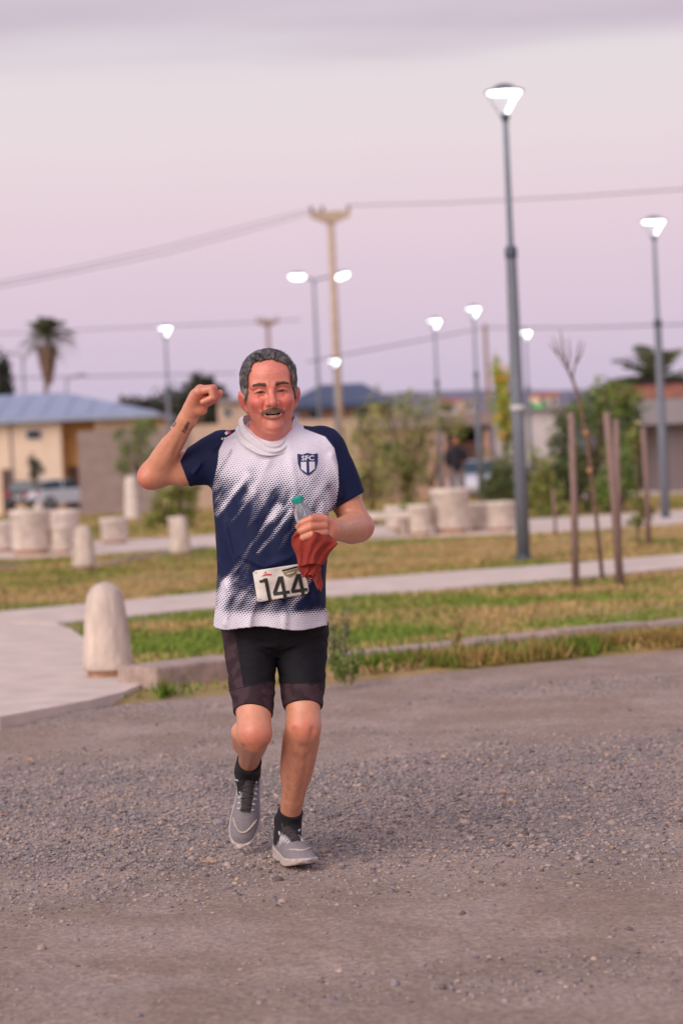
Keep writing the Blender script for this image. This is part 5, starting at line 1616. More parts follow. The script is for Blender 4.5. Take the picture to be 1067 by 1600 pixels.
# brows and moustache from single hairs on a thin pad
bvh = BVHTree.FromPolygons([tuple(map(float, v)) for v in BV], [tuple(map(int, f)) for f in BF])
def on_face(x, z):
    o_ = Vector(H(x, -.3, z)); d_ = Vector((HR @ _v(0, 1, 0)).tolist())
    h_ = bvh.ray_cast(o_, d_)
    return (np.array(h_[0]), np.array(h_[1])) if h_[0] is not None else (None, None)
M['face_hair'] = mat('face_hair', (.08, .06, .05), .8, 0, 10, vcol='Col', spec=.08)
def face_hair(name, pts, dirs, length, width, lift, cola, colb, seed):
    R_, D_, N_ = [], [], []
    for (x, z), (dx, dz) in zip(pts, dirs):
        p, n = on_face(x, z)
        if p is None: continue
        dd = HR @ _v(dx, 0, dz); dd = dd - n * np.dot(dd, n); dd /= np.linalg.norm(dd) + 1e-9
        R_.append(p - n * .0005); D_.append(dd); N_.append(n)
    R_, D_, N_ = map(np.array, (R_, D_, N_))
    V, F = strands(R_, D_, N_, length, width, lift, 0.0, seed, 4)
    o_ = add(name, (V, F), M['face_hair'], runner)
    rg_ = np.random.default_rng(seed); g = rg_.uniform(0, 1, (len(R_), 1))
    pcol(o_, np.repeat(np.array(cola) * (1 - g) + np.array(colb) * g, 8, 0))
rgs = random.Random(9)
for s in (-1, 1):
    pts, dr = [], []
    for i in range(620):
        u = rgs.random(); x = s * (.0115 + .037 * u); z = .0165 + .0055 * math.sin(u * 2.3) + rgs.gauss(0, .0022) * (1.25 - .7 * u)
        pts.append((x, z)); dr.append((s * 1.0, .45 - .9 * u + rgs.gauss(0, .15)))
    face_hair('eyebrow', pts, dr, .0075, .0004, .0012, srgb(58, 44, 40), srgb(108, 88, 80), 30 + s)
pts, dr = [], []
for i in range(1500):
    u = rgs.uniform(-1, 1); x = u * .0320
    top = -.0465 - .0012 * (1 - abs(u)) - .011 * u * u; bot = -.0575 - .012 * u * u
    z = top + (bot - top) * rgs.random()
    pts.append((x, z)); dr.append((u * 1.1 + rgs.gauss(0, .15), -1))
face_hair('moustache', pts, dr, .0050, .00042, .0014, srgb(88, 64, 58), srgb(142, 114, 104), 41)

# ================================================================== CLOTHES
def pz(py, px=428): return float(J(px, py)[2])
def pxm(px, py=850): return float(J(px, py)[0])
SHIRT = []
for py, xl, xr, cy, b_ in ((654, 396, 456, .03, .05), (664, 380, 470, .03, .066), (676, 360, 492, .028, .088), (692, 346, 512, .025, .104), (712, 338, 521, .02, .117), (740, 333, 526, .012, .128),
                           (770, 331, 526, .002, .135), (800, 334, 522, -.008, .139), (850, 338, 514, -.018, .143), (900, 341, 509, -.022, .143), (940, 339, 510, -.018, .142), (985, 334, 512, -.010, .141), (1010, 333, 513, -.008, .141)):
    a0, a1 = pxm(xl, py), pxm(xr, py)
    SHIRT.append((pz(py), (a0 + a1) / 2, cy, (a1 - a0) / 2, b_))
SHIRT = sm_interp(SHIRT)
SLR0, SLR1 = J(350, 712, .03), J(287, 736, .02)
SLL0, SLL1 = J(502, 706, .03), J(545, 782, .03)
def folds(P, defs):
    r = 0
    for pts, w, h in defs:
        r = r + h * np.exp(-(poly_dist(P, [J(*p) for p in pts]) / w) ** 2)
    return r
# raised folds: pulled from the armpits, across the belly, hanging to the hem
FOLDS = [
    ([(352, 745, -.10), (372, 790, -.14), (380, 850, -.17)], .010, .006),
    ([(346, 770, -.06), (352, 830, -.12), (372, 905, -.16)], .010, .006),
    ([(505, 790, -.10), (488, 850, -.15), (470, 905, -.17)], .010, .005),
    ([(345, 880, -.08), (360, 930, -.13), (352, 975, -.12)], .009, .007),
    ([(400, 940, -.165), (392, 965, -.16), (388, 985, -.15)], .009, .005),
    ([(440, 938, -.165), (446, 960, -.16), (444, 985, -.15)], .009, .005),
    ([(490, 930, -.13), (497, 960, -.12), (500, 985, -.11)], .009, .006),
    ([(420, 720, -.11), (400, 760, -.135), (395, 810, -.155)], .014, .004),
    ([(455, 715, -.11), (462, 760, -.13), (452, 820, -.155)], .014, .0035),
    ([(360, 700, -.07), (348, 725, -.06), (336, 752, -.04)], .008, .006),
    ([(345, 690, -.05), (322, 712, -.05), (303, 740, -.04)], .008, .005),
    ([(518, 712, -.05), (528, 745, -.04), (533, 775, -.03)], .008, .005),
    ([(360, 905, -.14), (400, 925, -.165), (440, 918, -.17)], .008, .004),
    ([(372, 868, -.155), (415, 885, -.168), (452, 872, -.168)], .010, .004),
]
def shirt_sdf(P):
    d = sections(P, SHIRT, 2.25)
    s1 = sd_cap(P, SLR0, SLR1, .078, .0525)
    s2 = sd_cap(P, SLL0, SLL1, .078, .0525)
    d = smin(d, s1, .035); d = smin(d, s2, .035)
    k = np.abs(d) < .05
    if k.any():
        Q = P[k]
        e = folds(Q, FOLDS) * 1.7
        e = e + (vnoise(Q, (26, 20, 11), 81) - .5) * .0085 + (vnoise(Q, (60, 40, 30), 82) - .5) * .0022
        st = sstep(pz(940), pz(985), Q[:, 2])
        e = e + (1 - sstep(pz(960), pz(930), -Q[:, 2] * 0 + pz(930))) * 0
        ang = np.arctan2(Q[:, 1], Q[:, 0] - pxm(424))
        e = e + sstep(pz(930), pz(980), Q[:, 2]) * .006 * np.sin(ang * 9 + 2 * np.sin(ang * 3)) 
        d[k] = d[k] - e
    # openings
    hem = (pz(977) + .006 * np.sin((P[:, 0] - pxm(380)) * 28) + .02 * (P[:, 1] > 0) * 0) - P[:, 2]
    inner = d + .006
    lip = np.maximum(inner, P[:, 2] - (pz(977) + .035))
    d = np.maximum(np.maximum(d, hem), -lip)
    for a, b_, ar in ((SLR0, SLR1, 1), (SLL0, SLL1, 1)):
        ax = (b_ - a) / np.linalg.norm(b_ - a)
        u = (P - b_) @ ax
        nb = np.linalg.norm(P - b_, axis=1) < .13
        cut = np.where(nb & (np.linalg.norm(P - a, axis=1) > .02), u, -1)
        wig = .0
        d = np.maximum(d, cut + wig)
        hollow = np.maximum(sd_cap(P, a, b_, .0715, .046), -(u + .03))
        d = np.where(nb, np.maximum(d, -hollow), d)
    # neck opening
    d = smax(d, -sd_cap(P, J(424, 640, .0), J(426, 690, .0), .085, .060), .006)
    return d
_t0 = _time.time()
sxs = grid_axis(pxm(272), pxm(578), .0030); sys_ = grid_axis(-.19, .20, .0034, [(-.19, -.07, .0028)]); szs = grid_axis(pz(992), pz(648), .0030)
SHV, SHF = mesh_sdf(shirt_sdf, sxs, sys_, szs)
print('shirt', len(SHV), round(_time.time() - _t0, 1))
# printed pattern, in the cloth's own front-panel coordinates (photo pixel units)
spx, spy = J2(np.stack([SHV[:, 0], np.full(len(SHV), -.1), SHV[:, 2]], 1).astype(np.float64))
def inpoly(x, y, poly):
    m = np.zeros(len(x), bool); k = len(poly)
    for i in range(k):
        x1, y1 = poly[i]; x2, y2 = poly[(i + 1) % k]
        m ^= ((y1 > y) != (y2 > y)) & (x < (x2 - x1) * (y - y1) / (y2 - y1 + 1e-12) + x1)
    return m
def poly_sdist(x, y, poly):
    P = np.stack([x, y, x * 0], 1).astype(np.float32)
    d = poly_dist(P, [_v(a, b_, 0) for a, b_ in poly + poly[:1]])
    return np.where(inpoly(x, y, poly), -d, d)
panel = [(372, 640), (368, 672), (349, 686), (341, 704), (339, 725), (333, 752), (326, 772), (322, 1020), (530, 1020), (524, 795), (529, 760), (528, 728), (522, 700), (508, 682), (474, 669), (470, 640)]
pd_ = poly_sdist(spx, spy, panel)
def streak(x0, y0, x1, y1, w, s):
    d = poly_dist(np.stack([spx, spy, spx * 0], 1).astype(np.float32), [_v(x0, y0, 0), _v(x1, y1, 0)])
    return s * .9 * np.exp(-(d / w) ** 2)
th = math.radians(56)
pc = spx * math.sin(th) + spy * math.cos(th)            # across the slanted streaks
al = -spx * math.cos(th) + spy * math.sin(th)
Pn = np.stack([pc, al * .12, pc * 0], 1)
n1 = fbm(Pn, (.075, .05, 1), 91, 3) - .5
nf = fbm(np.stack([pc, al * .35, pc * 0], 1), (.12, .10, 1), 93, 3) - .5
tt = spy - (784 + .33 * (spx - 340))                    # below this slanted line the navy begins
up = sstep(-115, 95, tt + 120 * n1 + 60 * nf)
lo = sstep(-52, 40, (900 + .16 * (spx - 340)) - spy + 70 * n1 + 20 * nf)
prt = .21 + .86 * up * lo * (1 + .7 * nf)
prt += .16 * sstep(690, 760, spy) * sstep(505, 430, spx) + .20 * sstep(700, 770, spy) * sstep(490, 525, spx)
prt -= streak(350, 912, 436, 792, 6, .62) + streak(338, 806, 386, 742, 5, .45) + streak(404, 862, 456, 798, 4, .38) + streak(372, 905, 392, 885, 8, .2)
prt -= streak(338, 965, 354, 908, 8, .35) + streak(452, 868, 496, 808, 4, .25) + streak(360, 820, 398, 768, 4, .3) + streak(388, 780, 420, 735, 6, .2)
prt += streak(360, 800, 384, 768, 6, .35) + streak(507, 935, 510, 870, 9, .5) + streak(470, 945, 505, 920, 8, .3)
prt += .22 * sstep(925, 945, spy) * sstep(965, 950, spy)
topw = sstep(770, 700, spy)
prt = np.where(spy < 770, prt * (1 - .45 * topw), prt) - .12 * sstep(720, 690, spy)
hemw = sstep(950, 970, spy); prt = prt * (1 - hemw) + .16 * hemw
prt = np.clip(prt, 0, 1.25)
shirt = add('shirt', (SHV, SHF), None, runner, True)
pfloat(shirt, prt, 'print'); pfloat(shirt, pd_, 'panel')
pvec(shirt, np.stack([spx, spy, spx * 0], 1), 'cloth')
ms = bpy.data.materials.new('jersey'); ms.use_nodes = True
t = ms.node_tree; b = t.nodes['Principled BSDF']; b.inputs['Roughness'].default_value = .7; b.inputs['Specular IOR Level'].default_value = .22
def attr(t, n):
    a = t.nodes.new('ShaderNodeAttribute'); a.attribute_name = n; return a
def math_(t, op, a, c=None, d=None):
    m_ = t.nodes.new('ShaderNodeMath'); m_.operation = op
    for i, v in enumerate((a, c, d)):
        if v is None: continue
        if isinstance(v, (int, float)): m_.inputs[i].default_value = v
        else: t.links.new(v, m_.inputs[i])
    return m_.outputs[0]
cl = attr(t, 'cloth').outputs['Vector']
mp_ = t.nodes.new('ShaderNodeMapping'); mp_.inputs['Rotation'].default_value = (0, 0, math.radians(-8))
t.links.new(cl, mp_.inputs[0])
sx_ = t.nodes.new('ShaderNodeSeparateXYZ'); t.links.new(mp_.outputs[0], sx_.inputs[0])
PER = 4.8
row = math_(t, 'FLOOR', math_(t, 'DIVIDE', sx_.outputs['Y'], PER * .62))
u_ = math_(t, 'ADD', math_(t, 'DIVIDE', sx_.outputs['X'], PER), math_(t, 'MULTIPLY', row, .5))
fu = math_(t, 'ABSOLUTE', math_(t, 'SUBTRACT', math_(t, 'FRACT', u_), .5))
fv = math_(t, 'ABSOLUTE', math_(t, 'SUBTRACT', math_(t, 'FRACT', math_(t, 'DIVIDE', sx_.outputs['Y'], PER * .62)), .5))
dot = math_(t, 'SQRT', math_(t, 'ADD', math_(t, 'MULTIPLY', math_(t, 'MULTIPLY', fu, fu), 1.0), math_(t, 'MULTIPLY', math_(t, 'MULTIPLY', fv, fv), 1.0)))   # 0..0.7
pr = attr(t, 'print').outputs['Fac']
thr = math_(t, 'SUBTRACT', math_(t, 'MULTIPLY', pr, .78), dot)
fac = maprange(t, thr, -.09, .09)
side = maprange(t, attr(t, 'panel').outputs['Fac'], -1.0, 1.0)
fac = math_(t, 'MAXIMUM', fac, side)
navy = srgb(21, 30, 66); white = srgb(228, 222, 234)
col_ = mixc(t, fac, white, navy)
col_ = mixc(t, 1.0, col_, maprange(t, noise_node(t, cl, .35, 4), .3, .7, .94, 1.05), 'MULTIPLY')
t.links.new(col_, b.inputs['Base Color'])
wv = maprange(t, dot, .0, .5)
bn = t.nodes.new('ShaderNodeBump'); bn.inputs['Strength'].default_value = .12; bn.inputs['Distance'].default_value = .002
t.links.new(wv, bn.inputs['Height']); t.links.new(bn.outputs[0], b.inputs['Normal'])
shirt.data.materials.append(ms)

# ---- flat prints laid on the cloth: helpers
def bvh_of(V, F): return BVHTree.FromPolygons([tuple(map(float, v)) for v in V], [tuple(map(int, f)) for f in F])
SB = bvh_of(SHV, SHF)
def drape(px, py, lift, tree_=None):
    a = J(px, py, -.9); c_ = J(px, py, .3)
    dr = Vector((c_ - a).tolist()).normalized()
    h_ = (tree_ or SB).ray_cast(Vector(a.tolist()), dr)
    if h_[0] is None: return np.array(J(px, py, -.1), float)
    return np.array(h_[0] - dr * lift)
def subdivided(V2, F, maxlen):
    bm = bmesh.new()
    vs = [bm.verts.new((x, y, 0)) for x, y in V2]
    for f in F:
        try: bm.faces.new([vs[i] for i in f])
        except ValueError: pass
    bmesh.ops.triangulate(bm, faces=list(bm.faces))
    for _ in range(5):
        ed = [e for e in bm.edges if e.calc_length() > maxlen]
        if not ed: break
        bmesh.ops.subdivide_edges(bm, edges=ed, cuts=1)
        bmesh.ops.triangulate(bm, faces=list(bm.faces))
    bm.verts.index_update()
    r = np.array([v.co[:2] for v in bm.verts]), [tuple(v.index for v in f.verts) for f in bm.faces]
    bm.free(); return r
def text_mesh(s, size, bold=0.0, xs=1.0):
    cu = bpy.data.curves.new('txt', 'FONT'); cu.body = s; cu.size = size; cu.align_x = 'CENTER'; cu.align_y = 'CENTER'; cu.offset = bold; cu.resolution_u = 3
    ob = bpy.data.objects.new('txt', cu); COL.objects.link(ob)
    dg = bpy.context.evaluated_depsgraph_get(); me = bpy.data.meshes.new_from_object(ob.evaluated_get(dg))
    V = np.array([v.co[:2] for v in me.vertices]) * np.array([xs, 1]); F = [tuple(p.vertices) for p in me.polygons]
    bpy.data.objects.remove(ob); bpy.data.meshes.remove(me); bpy.data.curves.remove(cu)
    return V, F
def decal(name, V2, F, lift, m, parent, maxlen=4.0, fn=None):
    V, F = subdivided(V2, F, maxlen)
    fn = fn or (lambda x, y: drape(x, y, lift))
    P = np.array([fn(x, y) for x, y in V])
    # faces towards the camera
    n = 0
    f0 = F[0]; nv = np.cross(P[f0[1]] - P[f0[0]], P[f0[2]] - P[f0[0]])
    if nv[1] > 0: F = [tuple(reversed(f)) for f in F]
    return add(name, (P, F), m, parent, True)
def xf(V, cx, cy, ang, s=1.0):
    a = math.radians(ang); x, y = V[:, 0] * s, V[:, 1] * s
    return np.stack([cx + x * math.cos(a) + y * math.sin(a), cy - (y * math.cos(a) - x * math.sin(a)) , ], 1) if False else np.stack([cx + x * math.cos(a) - y * math.sin(a), cy - (x * math.sin(a) + y * math.cos(a))], 1)
M['print_navy'] = mat('print_navy', srgb(34, 46, 96), .55, .05, 60)
M['print_white'] = mat('print_white', srgb(228, 222, 232), .55, .04, 60)
M['print_red'] = mat('print_red', srgb(196, 60, 66), .55, .05, 60)
# crest: shield with three white stripes and SFC
def shield(k):
    pts = [(-16, 16.5), (-8, 15), (0, 17.5), (8, 15), (16, 16.5), (15.5, 2), (12.5, -8), (6.5, -14), (0, -18), (-6.5, -14), (-12.5, -8), (-15.5, 2)]
    return np.array(pts) * k
S0 = shield(1.0)
crest = decal('crest', xf(S0, 481, 725, 1.5), [tuple(range(12))], .0030, M['print_navy'], shirt)
for x0, x1, yb in ((-10.8, -2.2, -10.6), (2.2, 10.8, -10.6)):
    q_ = np.array([(x0, 3.5), (x1, 3.5), (x1, yb - (3.2 if x1 < 0 else -3.2)), (x0, yb + (3.2 if x1 < 0 else -3.2))])
    decal('stripe', xf(q_, 481, 725, 1.5), [(0, 1, 2, 3)], .0042, M['print_white'], crest)
V_, F_ = text_mesh('SFC', 10.5, .25, 1.18)
decal('lettering', xf(V_, 481, 725 - 9.0, 1.5), F_, .0046, M['print_white'], crest)
# small maker's mark on the right shoulder: unreadable light strokes and a red wedge
lg = decal('shoulder_mark', np.array([(355, 673), (361, 671.5), (361.5, 677), (357.5, 678)]), [(0, 1, 2, 3)], .003, M['print_red'], shirt)
for k in range(7):
    x = 346 + k * 4.1; y = 684.5 - k * .95
    decal('shoulder_mark', np.array([(x, y), (x + 2.7, y - .6), (x + 2.9, y + 2.2), (x + .2, y + 2.8)]), [(0, 1, 2, 3)], .003, M['print_white'], shirt)
decal('shoulder_mark', np.array([(351, 676), (355, 673.4), (357, 678), (353, 680)]), [(0, 1, 2, 3)], .003, M['print_white'], shirt)
# ---- race bib
BC = (439, 910); BA = 7.5
def bib_fn(lift):
    # stiff paper: follows the belly's large curve but not each fold
    us = np.linspace(392, 490, 12); vs = np.linspace(870, 950, 10)
    Dp = np.array([[drape(u, v, 0.0)[1] for v in vs] for u in us])
    A_ = np.array([[1, u, v, u * u, u * v, v * v] for u in us for v in vs]); k_, *_ = np.linalg.lstsq(A_, Dp.ravel(), rcond=None)
    res = (A_ @ k_ - Dp.ravel()).max()
    def fn(x, y):
        yy = float(np.dot(k_, [1, x, y, x * x, x * y, y * y])) - res - .0015 - lift
        yy += .0022 * math.sin(x * .16 + y * .05) + .0012 * math.sin(y * .22)
        return np.array(J(x, y, yy), float)
    return fn
M['bib'] = mat('bib', srgb(226, 216, 206), .6, .05, 30, .15, 60)
M['ink'] = mat('ink', srgb(38, 36, 36), .6, .1, 60)
M['ink_gold'] = mat('ink_gold', srgb(140, 122, 84), .6, .15, 120)
bq = np.array([(-41.5, 21), (-37, 23.5), (36, 25), (40, 21), (41.5, -19), (38, -23), (-36, -26), (-40, -24.5)])
bib = decal('race_bib', xf(bq, *BC, BA), [tuple(range(8))], 0, M['bib'], shirt, 5.0, bib_fn(.0))
bm_ = bib.modifiers.new('thick', 'SOLIDIFY'); bm_.thickness = .0012; bm_.offset = 0
def four(x): return [(x + 15, 0), (x + 20.5, 0), (x + 20.5, 37), (x + 15, 37)], [(x, 8), (x + 15, 8), (x + 15, 13), (x, 13)], [(x + 20.5, 8), (x + 26.5, 8), (x + 26.5, 13), (x + 20.5, 13)], [(x, 13), (x + 6, 13), (x + 15, 29), (x + 15, 37), (x + 13, 37)]
def digit(polys):
    V, F = [], []
    for p in polys:
        F.append(tuple(range(len(V), len(V) + len(p)))); V += p
    V = np.array(V, float) - np.array([37.5, 18.5])
    V = V * np.array([.98, .98]); V[:, 0] -= V[:, 1] * .06
    return V, F
for dg_ in (digit([[(8, 0), (13.5, 0), (13.5, 37), (8, 37)], [(0, 31), (8, 31), (8, 37), (5.5, 35.6), (0, 35)]]), digit(four(18)), digit(four(47))):
    decal('digit', xf(dg_[0], 444.5, 918, BA), dg_[1], 0, M['ink'], bib, 5.0, bib_fn(.0032))
lf = bib_fn(.0032)
decal('logo', xf(np.array([(-30, 13), (-22, 16.8), (-13, 15), (-13, 13.2), (-21, 14.2)]), *BC, BA), [(0, 1, 2, 3, 4)], 0, M['print_red'], bib, 4, lf)
decal('logo', xf(np.array([(-27, 17), (-20, 20), (-20.5, 18.6)]), *BC, BA), [(0, 1, 2)], 0, M['ink'], bib, 4, lf)
decal('logo', xf(np.array([(4, 19), (29, 22), (29, 19.5), (4, 16.4)]), *BC, BA), [(0, 1, 2, 3)], 0, M['ink'], bib, 4, lf)
decal('logo', xf(np.array([(5, 14.6), (29, 18), (25, 10.5), (15, 6.2), (8, 9.5)]), *BC, BA), [(0, 1, 2, 3, 4)], 0, M['ink_gold'], bib, 4, lf)
decal('logo', xf(np.array([(10, 12.2), (24, 14.5), (22, 12.6), (11.5, 10.8)]), *BC, BA), [(0, 1, 2, 3)], 0, M['bib'], bib, 4, bib_fn(.0045))
for sx, sy in ((-38, 20), (37, 21.5), (38, -19), (-37, -22.5)):
    c_ = xf(np.array([(sx, sy)]), *BC, BA)[0]; p_ = lf(*c_)
    add('safety_pin', tube([p_ + _v(-.006, -.001, .002), p_ + _v(0, -.002, .003), p_ + _v(.006, -.001, 0)], .0006, 5), M['rim'], bib, True)

# ---- neck gaiter: a loose, folded white tube
def gaiter():
    n, m_ = 96, 26
    V = []
    for i in range(n):
        a = 2 * math.pi * i / n                      # 0 = right, pi/2 = back
        ca, sa = math.cos(a), math.sin(a)
        fr = max(0, -sa)
        for j in range(m_):
            ph = 2 * math.pi * j / m_
            hh = .028 - .012 * fr ** 2 + .003 * math.sin(3 * a + 1)
            tk = .0052 + .0015 * math.sin(5 * a)
            v = math.sin(ph); w_ = math.cos(ph)
            fold = .0050 * math.sin(v * 6.5 + 2.2 * math.sin(a * 1.5 + .6) + 1.5 * math.sin(a * 4)) * (1 if w_ > 0 else .2)
            rad = .0845 + .012 * (v < 0) * (-v) * .9 - .006 * max(v, 0) + w_ * tk + fold
            z = -.064 * fr ** 1.3 + .020 * max(0, sa) + v * hh + .006 * math.sin(2 * a + .4)
            V.append((rad * ca * .985, rad * sa * 1.0 - .012 * fr, z))
    F = [(i * m_ + j, ((i + 1) % n) * m_ + j, ((i + 1) % n) * m_ + (j + 1) % m_, i * m_ + (j + 1) % m_) for i in range(n) for j in range(m_)]
    V = np.array(V)
    R_ = rot(ry=math.radians(2.5))
    return V @ R_.T + J(419, 668, .0), F
M['gaiter'] = mat('gaiter', srgb(222, 216, 222), .8, .05, 40, .2, 500, sheen=.1, bdist=.002)
o = add('neck_gaiter', gaiter(), M['gaiter'], runner, True)

# ---- shorts
def shorts_sdf(P):
    t1 = sd_chain(P, [HIPR, HIPR * .45 + KNR * .55, KNR], [.084, .0680, .0500])
    t2 = sd_chain(P, [HIPL, HIPL * .45 + KNL * .55, KNL], [.084, .0680, .0500])
    d = smin(t1, t2, .006)
    pel = sections(P, [(pz(1026), pxm(430, 1026), .02, .09, .080), (pz(1006), pxm(429, 1006), .015, .145, .105), (pz(985), pxm(430, 985), .01, .155, .112), (pz(940), pxm(428, 940), .005, .150, .114)], 2.4)
    d = smin(d, pel, .012)
    k = np.abs(d) < .04
    if k.any():
        Q = P[k]
        e = (vnoise(Q, (20, 16, 60), 101) - .5) * .0045 + (vnoise(Q, (45, 30, 95), 102) - .5) * .0022
        for pts, w, h in (([(352, 995, -.05), (395, 1008, -.09), (430, 1012, -.09)], .006, .004), ([(360, 1012, -.06), (400, 1022, -.1), (428, 1024, -.1)], .006, .0035),
                          ([(505, 990, -.05), (470, 1000, -.08), (440, 1018, -.09)], .006, .004), ([(440, 1050, -.12), (475, 1045, -.13), (505, 1052, -.1)], .006, .003),
                          ([(375, 1050, -.12), (400, 1056, -.14), (426, 1050, -.12)], .006, .003), ([(372, 1072, -.13), (400, 1078, -.15), (426, 1074, -.14)], .006, .003)):
            e = e + h * np.exp(-(poly_dist(Q, [J(*p) for p in pts]) / w) ** 2)
        d[k] -= e
    for hip, kn, (hx_, hy_), tl in ((HIPR, KNR, (398, 1107), .16), (HIPL, KNL, (474, 1101), -.0)):
        ax = (kn - hip) / np.linalg.norm(kn - hip)
        c0 = J(hx_, hy_, 0.0); s_ = (c0[2] - hip[2]) / ax[2]; c_ = hip + ax * s_
        nrm = ax + np.array([-tl, 0, 0], np.float32) * 1.0; nrm /= np.linalg.norm(nrm)
        u = (P - c_) @ nrm
        axd = P - hip - ((P - hip) @ ax)[:, None] * ax
        nb = (np.linalg.norm(axd, axis=1) < .095) & ((P[:, 0] < pxm(435.5, 1080)) if hx_ < 430 else (P[:, 0] >= pxm(435.5, 1080))) 
        nb &= (P[:, 2] < pz(1060))
        d = np.where(nb, np.maximum(d, u), d)
        hol = np.maximum(sd_cap(P, (hip * .3 + kn * .7).astype(np.float32), (kn + ax * .05).astype(np.float32), .0470, .0420), -(u + .02))
        d = np.where(nb, np.maximum(d, -hol), d)
    return d
oxs = grid_axis(pxm(335), pxm(525), .0032); oys = grid_axis(-.27, .16, .0034); ozs = grid_axis(pz(1125), pz(945), .0032)
OV, OF = mesh_sdf(shorts_sdf, oxs, oys, ozs)
opx, opy = J2(OV.astype(np.float64))
# maroon-black panels: hem bands and the outer side panel of his right leg
# distance of each point above its own hem decides the band
hemy = np.where(opx < 434, 1107 - (opx - 398) * .16, 1101)
band = sstep(-1.2, 1.2, opy - (hemy - np.where(opx < 434, 37, 33)))
sidep = sstep(1.0, -1.0, opx - (366 + (opy - 985) * .165)) * (opx < 432) * sstep(984, 986, opy)
M['shorts'] = mat('shorts', srgb(20, 18, 24), .75, 0, 10, .15, 500, spec=.25, bdist=.001)
t = M['shorts'].node_tree; b = t.nodes['Principled BSDF']
shc = mixc(t, attr(t, 'band').outputs['Fac'], srgb(19, 17, 23), mixc(t, maprange(t, noise_node(t, t.nodes['Texture Coordinate'].outputs['Object'], 22, 3, .5), .46, .56), srgb(50, 32, 38), srgb(68, 48, 54)))
t.links.new(shc, b.inputs['Base Color'])
shorts = add('shorts', (OV, OF), M['shorts'], runner, True)
pfloat(shorts, np.clip(band + sidep, 0, 1), 'band')
def drape_s(tree_): return lambda x, y: drape(x, y, .0018, tree_)
OB = bvh_of(OV, OF)
def seam(pts, name='seam', r=.0011, m='shorts_seam'):
    P_ = []
    for i in range(len(pts) - 1):
        for k in range(8):
            u = k / 8; P_.append(drape(pts[i][0] + (pts[i + 1][0] - pts[i][0]) * u, pts[i][1] + (pts[i + 1][1] - pts[i][1]) * u, .0004, OB))
    add(name, tube(P_, r, 5), M[m], shorts, True)
M['shorts_seam'] = mat('shorts_seam', srgb(22, 19, 24), .8, .1, 60)
seam([(372, 995), (376, 1030), (382, 1074)]); seam([(357, 1079), (398, 1070), (428, 1063)]); seam([(444, 1068), (474, 1067), (504, 1066)])
seam([(432, 988), (434, 1006), (430, 1020)])

